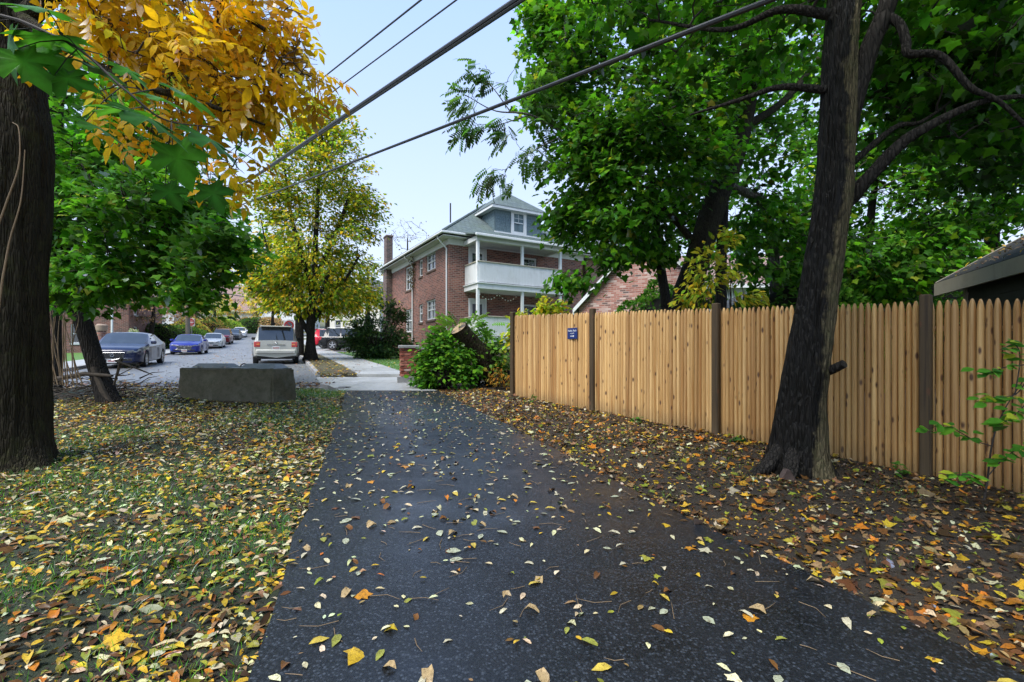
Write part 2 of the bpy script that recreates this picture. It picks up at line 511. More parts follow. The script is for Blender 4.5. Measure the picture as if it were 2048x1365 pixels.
M_BRICK_MIX=m_brick('tumbled_mixed_brick',.26,.085,[(0.,(.10,.08,.08)),(.18,(.28,.10,.08)),(.45,(.38,.15,.115)),(.7,(.45,.2,.16)),(1.,(.6,.46,.42))],(.4,.31,.27),.010,.8)
M_BRICK_PALE=m_brick('salmon_brick',.21,.073,[(0.,(.26,.11,.08)),(1.,(.42,.2,.14))],(.4,.33,.28),.009)

def m_paint(name,c=(.6,.625,.63),dirt=(.25,.25,.22),rough=.5,amt=.35):
    m,nt,b=mat(name); p=coord(nt)
    a=noise_(nt,p,1.3,7,.7); s=noise_(nt,coord(nt,'Object',(9,9,.7)),1.,5,.7)
    col=mixc(nt,math_(nt,'MULTIPLY',ramp(nt,a,[(.5,0.),(.8,1.)]),amt),c,dirt)
    col=mixc(nt,math_(nt,'MULTIPLY',ramp(nt,s,[(.55,0.),(.8,1.)]),amt),col,dirt)
    setc(nt,b,'Base Color',col); setc(nt,b,'Roughness',rough)
    return m
M_WHITE=m_paint('white_trim_paint')
M_PEEL=m_paint('peeling_white_paint',(.68,.70,.70),(.08,.06,.05),.6,.75)
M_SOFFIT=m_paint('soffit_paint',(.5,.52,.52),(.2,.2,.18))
M_GREYFASCIA=m_paint('weathered_fascia',(.36,.33,.26),(.1,.1,.08),.6,.5)

def m_shingle(name,c1,c2,moss,rx=.3,ry=.14,bstr=.6,steep=True):
    m,nt,b=mat(name)
    t=nd(nt,'TexCoord'); s=nd(nt,'SeparateXYZ',{'Vector':t.outputs['Object']})
    vec=nd(nt,'CombineXYZ',{'X':math_(nt,'ADD',s.outputs[0],s.outputs[1]),'Y':math_(nt,'MULTIPLY',s.outputs[2],1.75 if steep else 1)}).outputs[0]
    br=nd(nt,'TexBrick',{'Vector':vec,'Scale':1.,'Brick Width':rx,'Row Height':ry,'Mortar Size':.006,'Color1':(0,0,0,1),'Color2':(1,1,1,1),'Mortar':(0,0,0,1)},offset=.5)
    tone=nd(nt,'SeparateColor',{'Color':br.outputs['Color']}).outputs[0]
    n=noise_(nt,t.outputs['Object'],1.1,7,.72)
    c=mixc(nt,tone,c1,c2)
    c=mixc(nt,ramp(nt,n,[(.44,0.),(.68,.8)]),c,moss)
    c=mixc(nt,math_(nt,'MULTIPLY',noise_(nt,t.outputs['Object'],60,3),.5),c,[x*.5 for x in c1])
    c=mixc(nt,br.outputs['Fac'],c,[x*.35 for x in c1])
    setc(nt,b,'Base Color',c); setc(nt,b,'Roughness',.85)
    bump(nt,b,math_(nt,'SUBTRACT',math_(nt,'MULTIPLY',tone,.4),br.outputs['Fac']),bstr,.012)
    return m
M_ROOF=m_shingle('green_grey_roof',(.07,.10,.105),(.125,.165,.17),(.10,.14,.10))
M_SLATE=plain('slate_siding',(.10,.15,.17),.7,0,.4,3)
M_DARKROOF=m_shingle('dark_shingle_roof',(.010,.010,.011),(.03,.029,.027),(.022,.022,.018),.35,.13,1.)
M_GREYROOF=m_shingle('grey_slate_roof',(.09,.1,.12),(.17,.18,.2),(.1,.1,.1))
M_PINKROOF=m_shingle('faded_red_roof',(.24,.15,.13),(.33,.22,.19),(.2,.15,.14))
M_SIDING=plain('dark_olive_siding',(.035,.04,.032),.7,0,.2,4)
M_CREAM=m_paint('cream_siding',(.55,.54,.48),(.3,.28,.25))
M_PALE=m_paint('pale_grey_siding',(.55,.57,.58),(.3,.3,.3))
M_LATTICE=plain('blue_grey_lattice',(.11,.15,.19),.6)
M_LAPDARK=plain('grey_shed_siding',(.09,.095,.095),.7)

def m_glass(name,c=(.02,.025,.03),rough=.04):
    m,nt,b=mat(name)
    n=noise_(nt,coord(nt),2.5,3)
    setc(nt,b,'Base Color',ramp(nt,n,[(.3,c),(.7,[x*1.8 for x in c])]))
    setc(nt,b,'Roughness',rough); setc(nt,b,'Specular IOR Level',.8); setc(nt,b,'Coat Weight',.6); setc(nt,b,'Coat Roughness',.02)
    return m
M_PANE=m_glass('window_pane')
M_CARGLASS=m_glass('car_glass',(.012,.015,.018),.02)
M_CABLE=plain('black_cable',(.02,.021,.024),.5,0,.3,30)
M_BLACK=plain('black_plastic',(.012,.012,.013),.5)
M_TYRE=plain('tyre_rubber',(.014,.014,.014),.8)
M_RIM=plain('alloy_rim',(.5,.5,.52),.3,.9)
M_CHROME=plain('chrome_trim',(.42,.43,.44),.2,1.,.05)
M_PLATE=plain('plate_white',(.62,.62,.6),.5)
M_PLATETXT=plain('plate_red',(.35,.03,.03),.5)
M_HEAD=m_glass('headlight_glass',(.07,.075,.085),.15)
M_TAIL=m_glass('taillight_red',(.28,.012,.01),.12)
M_AMBER=m_glass('amber_lens',(.5,.14,.01),.15)
M_SIGNBLUE=plain('sign_blue',(.006,.022,.13),.35,0,.1,20)
M_SIGNWHITE=plain('sign_white',(.7,.72,.74),.4,0,.05)
M_SIGNRED=plain('sign_red',(.42,.012,.02),.4,0,.08)
M_POLE=m_bark('weathered_pole',(.10,.085,.065),(.2,.18,.15),40,1.2,None,None,.5,.008)
M_STEEL=plain('galvanised_steel',(.32,.33,.34),.45,.7)
M_RUST=plain('rusty_bar',(.06,.035,.025),.8)
M_BIN=plain('dark_bin',(.02,.023,.025),.5)
M_STONE=m_concrete('field_stone',(.14,.125,.115),(.26,.24,.22),(.7,.9),None,2,.9)
M_BULB=plain('pale_bulb',(.8,.78,.7),.3)
M_ENDGRAIN=None
def m_endgrain():
    m,nt,b=mat('cut_end_grain')
    p=coord(nt); w=nd(nt,'TexWave',{'Vector':p,'Scale':9.,'Distortion':2.5,'Detail':3.},wave_type='RINGS',rings_direction='Z')
    n=noise_(nt,p,3.5,5,.7)
    c=mixc(nt,w.outputs['Fac'],(.23,.15,.08),(.34,.25,.15))
    c=mixc(nt,ramp(nt,n,[(.48,0.),(.58,1.)]),c,(.035,.032,.03))
    setc(nt,b,'Base Color',c); setc(nt,b,'Roughness',.8); bump(nt,b,w.outputs['Fac'],.4,.006)
    return m
M_ENDGRAIN=m_endgrain()
def m_carpaint(name,c,metal=.35,rough=.3):
    m,nt,b=mat(name)
    n=noise_(nt,coord(nt),900,2)
    setc(nt,b,'Base Color',ramp(nt,n,[(.3,[x*.85 for x in c]),(.7,[min(1,x*1.15) for x in c])]))
    setc(nt,b,'Metallic',metal); setc(nt,b,'Roughness',rough); setc(nt,b,'Coat Weight',.55); setc(nt,b,'Coat Roughness',.03); setc(nt,b,'Specular IOR Level',.2)
    return m

# ------------------------------------------------------------------ terrain, path, street
def strip(name,y0,y1,xl,xr,dz,m,nx=1,thick=0,kind='structure',parent=None,wob=0):
    """sheet between two edges X=xl(Y), X=xr(Y), following the ground; optional skirt of given thickness"""
    ys=[y0]+[k for k in KNOTS if y0+1e-3<k<y1-1e-3]+[y1]
    V=[];Fc=[]
    for i,y in enumerate(ys):
        a=xl(y);b_=xr(y)
        for j in range(nx+1):
            V.append((a+(b_-a)*j/nx,y,gh(y)+dz))
    w=nx+1
    for i in range(len(ys)-1):
        for j in range(nx):
            Fc.append((i*w+j,i*w+j+1,(i+1)*w+j+1,(i+1)*w+j))
    if thick:
        n=len(ys); b0=len(V)
        rim=[i*w for i in range(n)]; rim2=[i*w+nx for i in range(n)]
        loop=[j for j in range(nx+1)]+[i*w+nx for i in range(1,n)]+[(n-1)*w+j for j in range(nx-1,-1,-1)]+[i*w for i in range(n-2,0,-1)]
        for k in loop:
            x,y,z=V[k]; V.append((x,y,z-thick))
        L=len(loop)
        for k in range(L):
            k2=(k+1)%L
            Fc.append((loop[k2],loop[k],b0+k,b0+k2))
    me=bpy.data.meshes.new(name); me.from_pydata(V,[],Fc); me.materials.append(m); me.update()
    o=link(name,me,parent)
    if parent is None: o['kind']=kind
    return o

# base sheet of earth out to the horizon
xs=[-900,-300,-120,-60,-30,-12,-6,0,6,12,30,60,120,300,900]
V=[];Fc=[]
for y in KNOTS:
    for x in xs: V.append((x,y,gh(y)-.06))
w=len(xs)
for i in range(len(KNOTS)-1):
    for j in range(w-1): Fc.append((i*w+j,i*w+j+1,(i+1)*w+j+1,(i+1)*w+j))
me=bpy.data.meshes.new('ground'); me.from_pydata(V,[],Fc); me.materials.append(M_FAR)
tag(link('ground',me),'dull green and brown ground under the whole place','ground',None,'structure')

# asphalt path edges (world X for a given Y)
_LY=[-8,-4,0,2.0,3.28,6.2,9,11.7]; _LX=[1.6,.5,-.5,-1.12,-1.57,-2.43,-3.25,-4.12]
_RY=[-8,-4,0,2.05,2.6,3.7,6.3,9,11.7]; _RX=[5.6,4.2,2.95,2.2,1.99,1.5,.43,-.7,-1.86]
def pl(y): return float(np.interp(y,_LY,_LX))
def pr(y): return float(np.interp(y,_RY,_RX))
def near_ground(name,xl,xr,y0,y1,m,label,cat,nx,ny,amp,seed,rise):
    """earth patch with real unevenness; edges given by functions of Y"""
    ys=np.linspace(y0,y1,ny); V=[];
    for y in ys:
        a,b_=xl(y),xr(y)
        t=np.linspace(0,1,nx)
        X=a+(b_-a)*t; Z=ghv(np.full(nx,y))+rise(X,y)+amp*fbm(np.stack([X*1.3+seed,np.full(nx,y)*1.3,np.zeros(nx)],-1),4)
        V+=list(zip(X,[y]*nx,Z))
    q=np.arange((ny-1)*nx).reshape(ny-1,nx)[:,:-1].ravel()
    Fq=np.stack([q,q+1,q+nx+1,q+nx],-1)
    o=big_mesh(name,np.array(V),Fq,None,m,None,True)
    return tag(o,label,cat,None,'structure')
def rise_l(X,y):
    d=np.array([pl(y)-x for x in X]); return -.035+.05*np.clip(d/1.5,0,1)
def rise_r(X,y):
    d=np.array([x-pr(y) for x in X]); return -.035+.06*np.clip(d/1.2,0,1)
near_ground('turf',lambda y:-16,lambda y:pl(y)+.05,-6,12.15,M_TURF,'dark damp turf soil beneath the fallen leaves','turf',110,110,.022,1.,rise_l)
near_ground('earth_verge',lambda y:pr(y)-.05,lambda y:14.,-6,12.15,M_SOIL,'dark bare earth verge between the path and the wooden fence','earth',110,110,.022,9.,rise_r)
near_ground('back_yard_earth',lambda y:-2.2,lambda y:16.,12.1,24,M_SOIL,'dark earth of the yards behind the wooden fence','earth',40,40,.02,5.,lambda X,y:np.full(len(X),-.03))

p=strip('asphalt_path',-8,11.7,lambda y:pl(y)+.025*math.sin(y*5.1)+.02*math.sin(y*13),lambda y:pr(y)+.025*math.sin(y*4.3+1)+.02*math.sin(y*11),.0,M_PATH,10,.05)
tag(p,'fresh black wet asphalt footpath strewn with leaves','path')
# street: straight uphill run towards the upper end
ST=-.49
def kr(y): return 1.1+ST*y       # kerb line beside the tree
def kl(y): return -7.9+ST*y      # kerb line of the far side
strip('street',12.2,79,kl,kr,.004,M_ROAD,4)
strip('cross_street',79,90,lambda y:-140,lambda y:80,.006,M_ROAD,4)
strip('side_verge',12.2,79,lambda y:kl(y)-30,lambda y:kl(y)-2.1,-.02,M_LAWN)
bpy.data.objects['side_verge']['label']='grass beside the far pavement of the street'
far_walk=strip('far_pavement',12.2,79,lambda y:kl(y)-2.1,lambda y:kl(y)-.15,.10,M_CONC)
strip('kerb_far',12.2,79,lambda y:kl(y)-.15,lambda y:kl(y),.115,M_KERB,1,.13)
strip('kerb_near',15.4,79,lambda y:kr(y),lambda y:kr(y)+.16,.115,M_KERB,1,.13)
strip('tree_strip',15.4,79,lambda y:kr(y)+.16,lambda y:kr(y)+1.35,.095,M_STRIPSOIL,3,.1)
# pavement slabs beside the street, each its own piece
pav=bpy.data.objects.new('pavement',None); COL.objects.link(pav); pav['kind']='structure'; pav['label']='pale concrete pavement running up beside the street'
y=15.0; k=0
while y<60:
    y2=min(y+1.5,60)
    o=strip('slab',y+.008,y2-.008,lambda t:kr(t)+1.36,lambda t:kr(t)+3.0,.10+.004*(k%3),M_CONC,1,.1,parent=pav)
    y=y2;k+=1
# driveway apron in front of the path
dr=bpy.data.objects.new('driveway',None); COL.objects.link(dr); dr['kind']='structure'; dr['label']='pale wet concrete driveway apron at the end of the path'
def ap_r(y): return float(np.interp(y,[11.7,12.6,13.2,13.6,15.],[-1.86,-2.55,-3.0,-3.1,-3.1]))
strip('slab',11.715,13.35,kr,ap_r,.01,M_CONC,4,.08,parent=dr)
strip('slab',13.37,14.98,lambda y:kr(y),lambda y:kr(y)+3.0,.012,M_CONC,2,.08,parent=dr)
strip('slab',13.37,14.98,lambda y:kr(y)+3.015,lambda y:3.0,.012,M_CONC,2,.08,parent=dr)
# lawn and house plot
lawn=strip('lawn',14.99,60,lambda y:kr(y)+3.0,lambda y:max(kr(y)+8,18.),.07,M_LAWN,6,.1)
lawn['label']='green lawn with scattered leaves in front of the brick house'
# flat kerb line at the lower end of the street
e=MB()
e.box((-13.6,12.04,gh(12.1)-.1),(-4.3,12.19,gh(12.1)+.03))
tag(e.build('kerb_end',M_KERB),'low kerb line closing the lower end of the street','kerb',None,'structure')
# wedge-ended granite kerb stone beside the apron
e=MB()
a=Vector((kr(11.75)+.05,11.74,gh(11.75)))
e.prism([a+Vector((0,0,-.08)),a+Vector((.34,0,-.08)),a+Vector((.34,0,-.01)),a+Vector((.02,0,.13)),a+Vector((0,0,.13))],(-.42,.55,0))
tag(e.build('kerb_stone',M_KERB),'wedge-ended granite kerb stone at the corner of the apron','kerb stone')
# manhole lid
e=MB(); c=Vector((at(688,771,12.25).x,12.3,gh(12.3)+.012)); e.cyl(c,c+Vector((0,0,.01)),.16,20)
tag(e.build('utility_cover',M_BLACK),'small round dark cover set in the concrete apron','cover')
# ------------------------------------------------------------------ buildings
def fpt(O,U,N,u,z,n): return Vector(O)+Vector(U)*u+Vector((0,0,z))+Vector(N)*n
def fbox(mb,O,U,N,u0,u1,z0,z1,n0,n1,mi=0):
    """box in wall coordinates: u along the wall, z up, n inward"""
    V=[fpt(O,U,N,u,z,n) for n in (n0,n1) for z in (z0,z1) for u in (u0,u1)]
    mb.add(V,[(0,1,3,2),(4,6,7,5),(0,4,5,1),(2,3,7,6),(0,2,6,4),(1,5,7,3)],mi)
def wall_face(mb,O,U,N,L,z0,z1,ops,depth=.16,top=None):
    us=sorted(set([0,L]+[v for o in ops for v in o[:2]])); zs=sorted(set([z0,z1]+[v for o in ops for v in o[2:4]]))
    for i in range(len(us)-1):
        for j in range(len(zs)-1):
            um=(us[i]+us[i+1])/2; zm=(zs[j]+zs[j+1])/2
            if any(o[0]<um<o[1] and o[2]<zm<o[3] for o in ops): continue
            mb.add([fpt(O,U,N,us[i],zs[j],0),fpt(O,U,N,us[i+1],zs[j],0),fpt(O,U,N,us[i+1],zs[j+1],0),fpt(O,U,N,us[i],zs[j+1],0)],[(0,1,2,3)])
    for a,b_,c,d in [o[:4] for o in ops]:
        for q in ([(a,c),(a,d)],[(b_,c),(b_,d)],[(a,c),(b_,c)],[(a,d),(b_,d)]):
            (u0,w0),(u1,w1)=q
            mb.add([fpt(O,U,N,u0,w0,0),fpt(O,U,N,u1,w1,0),fpt(O,U,N,u1,w1,depth),fpt(O,U,N,u0,w0,depth)],[(0,1,2,3)])
def window(parent,O,U,N,a,b_,c,d,units=1,rec=.09,sillm=None,muntin=True,fr=None,wide=.085):
    m=MB(); fw=wide
    fbox(m,O,U,N,a,a+fw,c,d,rec-.03,rec+.05); fbox(m,O,U,N,b_-fw,b_,c,d,rec-.03,rec+.05)
    fbox(m,O,U,N,a+fw,b_-fw,c,c+fw,rec-.03,rec+.05); fbox(m,O,U,N,a+fw,b_-fw,d-fw,d,rec-.03,rec+.05)
    W=(b_-a-2*fw)/units
    for k in range(units):
        u0=a+fw+k*W; u1=u0+W
        if k: fbox(m,O,U,N,u0-.035,u0+.035,c+fw,d-fw,rec-.02,rec+.05)
        zm=(c+d)/2
        fbox(m,O,U,N,u0+.035,u1-.035,zm-.03,zm+.03,rec-.015,rec+.045)
        if muntin:
            um=(u0+u1)/2
            fbox(m,O,U,N,um-.011,um+.011,zm+.03,d-fw,rec+.008,rec+.03)
            fbox(m,O,U,N,u0+.03,um-.011,(zm+d-fw)/2-.011,(zm+d-fw)/2+.011,rec+.008,rec+.03)
            fbox(m,O,U,N,um+.011,u1-.03,(zm+d-fw)/2-.011,(zm+d-fw)/2+.011,rec+.008,rec+.03)
    w=m.build('window',fr or M_WHITE,parent)
    for k in range(units):
        u0=a+fw+k*W; g=MB(); fbox(g,O,U,N,u0+.002,u0+W-.002,c+fw*.5,d-fw*.5,rec+.034,rec+.04); g.build('pane',M_PANE,w)
    if sillm:
        s=MB(); fbox(s,O,U,N,a-.06,b_+.06,c-.11,c-.003,-.05,rec-.035); s.build('sill',sillm,w)
    return w
M_SILL=plain('brown_stone_sill',(.11,.07,.055),.8,0,.3)

HB=1.1
house=empty('brick_house',(-3.42,25.5,HB),math.atan2(.506,.863),'two-storey red brick house with white double porch and grey hipped roof','house')
HX,HY=9.2,12.0; EV=7.70-HB
XA,YA=Vector((1,0,0)),Vector((0,1,0))
def zz(v): return v-HB
lops=[(2.0,3.5,zz(3.48),zz(4.66),2),(4.2,4.85,zz(3.43),zz(4.55),1),(6.25,7.6,zz(2.9),zz(4.45),2),
      (2.0,3.5,zz(6.4),zz(7.45),2),(4.2,4.85,zz(6.3),zz(7.35),1),(6.25,7.6,zz(5.73),zz(7.3),2)]
fops=[(1.25,2.2,zz(5.2),zz(7.28)),(1.25,2.2,zz(2.37),zz(4.45)),(4.7,5.7,zz(3.1),zz(4.4)),(4.7,5.7,zz(6.05),zz(7.2))]
w=MB()
wall_face(w,(0,0,0),YA,XA,HY,-.3,EV,lops)
wall_face(w,(0,0,0),XA,YA,HX,-.3,EV,fops)
wall_face(w,(HX,0,0),YA,-XA,HY,-.3,EV,[])
wall_face(w,(0,HY,0),XA,-YA,HX,-.3,EV,[])
w.build('wall',M_BRICK,house)
for o in lops: window(house,(0,0,0),YA,XA,*o[:4],units=o[4],sillm=M_SILL)
for o in fops[2:]: window(house,(0,0,0),XA,YA,*o[:4],units=1,sillm=M_SILL,wide=.1)
for o in fops[:2]:
    d=MB(); a,b_,c,e_=o
    fbox(d,(0,0,0),XA,YA,a-.09,a+.02,c,e_+.1,-.03,.1); fbox(d,(0,0,0),XA,YA,b_-.02,b_+.09,c,e_+.1,-.03,.1); fbox(d,(0,0,0),XA,YA,a+.02,b_-.02,e_-.02,e_+.1,-.03,.1)
    fbox(d,(0,0,0),XA,YA,a+.02,a+.17,c,e_-.02,.04,.08); fbox(d,(0,0,0),XA,YA,b_-.17,b_-.02,c,e_-.02,.04,.08)
    fbox(d,(0,0,0),XA,YA,a+.17,b_-.17,c,c+.35,.04,.08); fbox(d,(0,0,0),XA,YA,a+.17,b_-.17,e_-.2,e_-.02,.04,.08)
    do=d.build('door',M_WHITE,house)
    g=MB(); fbox(g,(0,0,0),XA,YA,a+.16,b_-.16,c+.3,e_-.15,.055,.065); g.build('pane',M_PANE,do)
    g=MB(); g.cyl((b_-.1,.02,c+1.),(b_-.1,-.03,c+1.),.025,8); g.build('handle',M_CHROME,do)
# roof: hipped, with soffit and gutters
oh=.6; zE=7.93-HB; TN=.7
def hip(mb,x0,x1,y0,y1,z,tn,mi=0):
    hw=(x1-x0)/2; xm=(x0+x1)/2; zt=z+hw*tn
    V=[(x0,y0,z),(x1,y0,z),(x1,y1,z),(x0,y1,z),(xm,y0+hw,zt),(xm,y1-hw,zt)]
    mb.add(V,[(0,1,4),(1,2,5,4),(2,3,5),(3,0,4,5)],mi); return xm,zt,y0+hw,y1-hw
r=MB(); xm,zt,ya,yb=hip(r,-oh,HX+oh,-oh,HY+oh,zE,TN)
roof=r.build('roof',M_ROOF,house)
r=MB(); r.tube([(-oh,-oh,zE+.02),(xm,ya,zt+.02)],.07,6); r.tube([(HX+oh,-oh,zE+.02),(xm,ya,zt+.02)],.07,6); r.tube([(xm,ya,zt+.02),(xm,yb,zt+.02)],.07,6); r.tube([(-oh,HY+oh,zE+.02),(xm,yb,zt+.02)],.07,6)
r.build('ridge_cap',M_ROOF,roof)
s=MB(); s.box((-oh+.06,-oh+.06,EV+.005),(HX+oh-.06,HY+oh-.06,EV+.06)); s.build('soffit',M_SOFFIT,roof)
fr_=MB()
fr_.box((-.05,-.05,EV-.30),(HX+.05,0-.003,EV)); fr_.box((-.05,.0,EV-.3),(-.003,HY,EV))
fr_.build('frieze',M_WHITE,roof)
g=MB()
for (lo,hi) in (((-oh-.1,-oh-.1,zE-.11),(HX+oh+.1,-oh+.03,zE+.0)),((-oh-.1,-oh+.03,zE-.11),(-oh+.03,HY+oh,zE+.0)),((HX+oh-.03,-oh+.03,zE-.14),(HX+oh+.1,HY+oh,zE+.01))):
    g.cbox(lo,hi,.02)
g.build('gutter',M_WHITE,roof)
for yy,xx in ((.18,-.07),(5.95,-.07),(11.8,-.07)):
    g=MB(); g.tube([(-oh,yy,zE-.15),(-oh+.05,yy,zE-.28),(xx,yy,zE-.75),(xx,yy,-.2)],.045,8); g.build('downspout',M_WHITE,house)
g=MB(); g.cyl((2.2,5,9),(2.2,5,zt-.2),.05,8); g.build('vent_pipe',M_BLACK,roof)
# chimney
M_BRICK_DARK=m_brick('sooty_brick',.27,.098,[(0.,(.05,.035,.03)),(.5,(.11,.06,.05)),(1.,(.18,.10,.08))],(.16,.14,.13),.013)
c=MB(); c.box((-.45,10.7,-.3),(-.004,11.6,EV-.2)); c.cbox((-.42,10.8,EV-.2),(.06,11.5,10.1-HB),.03); c.cbox((-.46,10.76,10.1-HB),(.1,11.54,10.25-HB),.03); c.build('chimney',M_BRICK_DARK,house)
# dormer
DX0,DX1,DY=3.0,6.2,.32
zb=zE+(DY+oh)*TN-.1; zd=9.98-HB
def yroof(z): return (z-zE)/TN-oh
d=MB()
d.add([(DX0,DY,zb),(DX1,DY,zb),(DX1,DY,zd),(DX0,DY,zd)],[(0,1,2,3)])
for x in (DX0,DX1): d.add([(x,DY,zb),(x,DY,zd),(x,yroof(zd)+.2,zd),(x,yroof(zb)+.1,zb)],[(0,1,2,3)])
dorm=d.build('dormer',M_SLATE,house)
# slates on the dormer: courses of individual tiles, slightly uneven
sm=[]
rs=random.Random(4)
for k in range(4):
    q=MB(); q.box((0,-.012,0),(1,0,1)); me_o=q.build('slate',M_SLATE,dorm); sm.append(me_o)
WX0,WX1=4.18,5.02; WZ0,WZ1=8.62-HB,9.9-HB
first=list(sm); n=0
rowh=.165; z=zb+.12; k=0
def put_slate(x0,x1,z0,z1,side=None):
    global n
    if n<len(first): o=first[n]
    else:
        o=first[n%4].copy(); COL.objects.link(o); o.parent=dorm
    n+=1
    j=rs.uniform(0,.008)
    if side is None:
        o.location=(x0,DY-.004-j,z0); o.scale=(x1-x0-.012,1,z1-z0-.010); o.rotation_euler=(rs.uniform(-.03,.01),0,0)
    else:
        o.location=(DX0-.004-j,x1,z0); o.scale=(x1-x0-.012,1,z1-z0-.010); o.rotation_euler=(0,0,-pi/2)
while z<zd-.05:
    x=DX0+.01-(.16 if k%2 else 0)
    while x<DX1-.02:
        wd=rs.uniform(.26,.36); a=max(x,DX0+.01); b_=min(x+wd,DX1-.01)
        if b_-a>.05 and not (a<WX1+.1 and b_>WX0-.1 and z+rowh>WZ0-.1):
            put_slate(a,b_,z,min(z+rowh,zd-.01))
        elif b_-a>.05 and z+rowh>WZ0-.1:
            if a<WX0-.13: put_slate(a,WX0-.12,z,min(z+rowh,zd-.01))
            if b_>WX1+.13: put_slate(WX1+.12,b_,z,min(z+rowh,zd-.01))
        x+=wd
    yend=yroof(z+rowh*.5)
    y=DY+.02-(.15 if k%2 else 0)
    while y<yend:
        wd=rs.uniform(.26,.36); a=max(y,DY+.02); b_=min(y+wd,yend)
        if b_-a>.05: put_slate(a,b_,z,min(z+rowh,zd-.01),'s')
        y+=wd
    z+=rowh;k+=1
dw=MB(); O=(0,DY,0)
for a,b_,c_,e_ in ((WX0-.11,WX0,WZ0-.1,WZ1+.06),(WX1,WX1+.11,WZ0-.1,WZ1+.06),(WX0,WX1,WZ1-.02,WZ1+.06),(WX0,WX1,WZ0-.1,WZ0+.02)):
    fbox(dw,O,XA,YA,a,b_,c_,e_,-.06,-.004)
dw.build('window_casing',M_WHITE,dorm)
window(dorm,O,XA,YA,WX0,WX1,WZ0+.02,WZ1-.02,units=1,rec=-.03)
r=MB(); oo=.38; hw=(DX1-DX0)/2+oo; zr=zd+.05; xm2=(DX0+DX1)/2; tn2=(11.62-HB-zr)/hw
V=[(DX0-oo,DY-oo,zr),(DX1+oo,DY-oo,zr),(xm2,DY-oo+hw,zr+hw*tn2),(xm2,yroof(zr+hw*tn2)+.3,zr+hw*tn2),(DX0-oo,yroof(zr)+.2,zr),(DX1+oo,yroof(zr)+.2,zr)]
r.add(V,[(0,1,2),(1,5,3,2),(4,0,2,3)]); r.build('dormer_roof',M_ROOF,dorm)
r=MB(); r.box((DX0-oo+.03,DY-oo+.03,zr-.16),(DX1+oo-.03,yroof(zr)+.1,zr-.01)); r.build('dormer_soffit',M_WHITE,dorm)
r=MB(); fbox(r,(0,0,0),XA,YA,DX0-.05,DX1+.05,zb-.02,zb+.11,DY-.1,DY-.016); r.build('flashing',M_WHITE,dorm)
# porch
PX0,PX1,PY=.95,6.27,-1.68
def porch_level(zf,zr_,base):
    f=MB(); f.box((PX0-.06,PY-.06,zf-.32),(PX1+.06,-.004,zf-.05)); f.box((PX0-.12,PY-.12,zf-.05),(PX1+.12,-.004,zf)); f.build('porch_floor',M_WHITE,house)
    r=MB()
    n=int((PX1-PX0)/.1)
    for k in range(n):
        u0=PX0+.05+(PX1-PX0-.1)*k/n; u1=PX0+.05+(PX1-PX0-.1)*(k+1)/n
        r.box((u0+.004,PY-.01-.004*(k%2),zf+.06),(u1-.004,PY+.015,zr_-.06))
    r.box((PX0+.06,PY+.016,zf+.04),(PX1-.06,PY+.03,zr_-.05))
    n=15
    for k in range(n):
        v0=PY+.05+(-PY-.06)*k/n; v1=PY+.05+(-PY-.06)*(k+1)/n
        for x,s_ in ((PX0,-1),(PX1,1)):
            r.box((x-.012,v0+.004,zf+.06),(x+.012,v1-.004,zr_-.06))
    rail=r.build('porch_rail',M_WHITE,house)
    c=MB(); c.cbox((PX0-.06,PY-.06,zr_-.06),(PX1+.06,PY+.07,zr_),.012); c.cbox((PX0-.06,PY+.07,zr_-.06),(PX0+.06,-.01,zr_),.012); c.cbox((PX1-.06,PY+.07,zr_-.06),(PX1+.06,-.01,zr_),.012)
    c.build('rail_cap',M_GREYFASCIA,rail)
porch_level(zz(5.19),zz(6.33),0)
porch_level(zz(2.36),zz(3.46),0)
for x in (PX0,3.68,PX1):
    for z0,z1,mm in ((zz(5.19),zz(7.38),M_PEEL if x==PX0 else M_WHITE),(zz(2.36),zz(4.87),M_WHITE)):
        p=MB(); p.cbox((x-.075,PY-.075+.08,z0),(x+.075,PY+.075+.08,z1),.012); p.build('porch_post',mm,house)
b=MB(); b.box((PX0-.12,PY-.05,zz(7.38)),(PX1+.12,PY+.2,zz(7.62))); b.box((PX0-.12,PY+.2,zz(7.38)),(PX0+.1,-.01,zz(7.62))); b.box((PX1-.1,PY+.2,zz(7.38)),(PX1+.12,-.01,zz(7.62))); b.build('porch_beam',M_WHITE,house)
b=MB(); b.box((PX0+.11,PY+.21,zz(7.45)),(PX1-.11,-.01,zz(7.5))); b.build('porch_ceiling',M_SOFFIT,house)
b=MB(); b.add([(PX0-.3,PY-.28,zz(7.66)),(PX1+.3,PY-.28,zz(7.66)),(PX1+.3,-.5,zz(8.02)),(PX0-.3,-.5,zz(8.02)),(PX0-.3,PY-.28,zz(7.60)),(PX1+.3,PY-.28,zz(7.60)),(PX1+.3,-.5,zz(7.93)),(PX0-.3,-.5,zz(7.93))],[(0,1,2,3),(0,4,5,1),(0,3,7,4),(1,5,6,2),(4,7,6,5)]); b.build('porch_roof',M_ROOF,house)
b=MB(); b.cbox((PX0-.32,PY-.38,zz(7.55)),(PX1+.32,PY-.27,zz(7.68)),.02); b.build('gutter',M_WHITE,house)
for x0 in np.arange(PX0,PX1-.2,.75):
    l=MB()
    for k in range(8): l.box((x0+k*.09,PY-.005,zz(1.2)),(x0+k*.09+.045,PY+.01,zz(2.02)))
    l.box((x0,PY+.011,zz(1.55)),(x0+.7,PY+.02,zz(1.62)))
    l.build('lattice_panel',M_LATTICE,house)
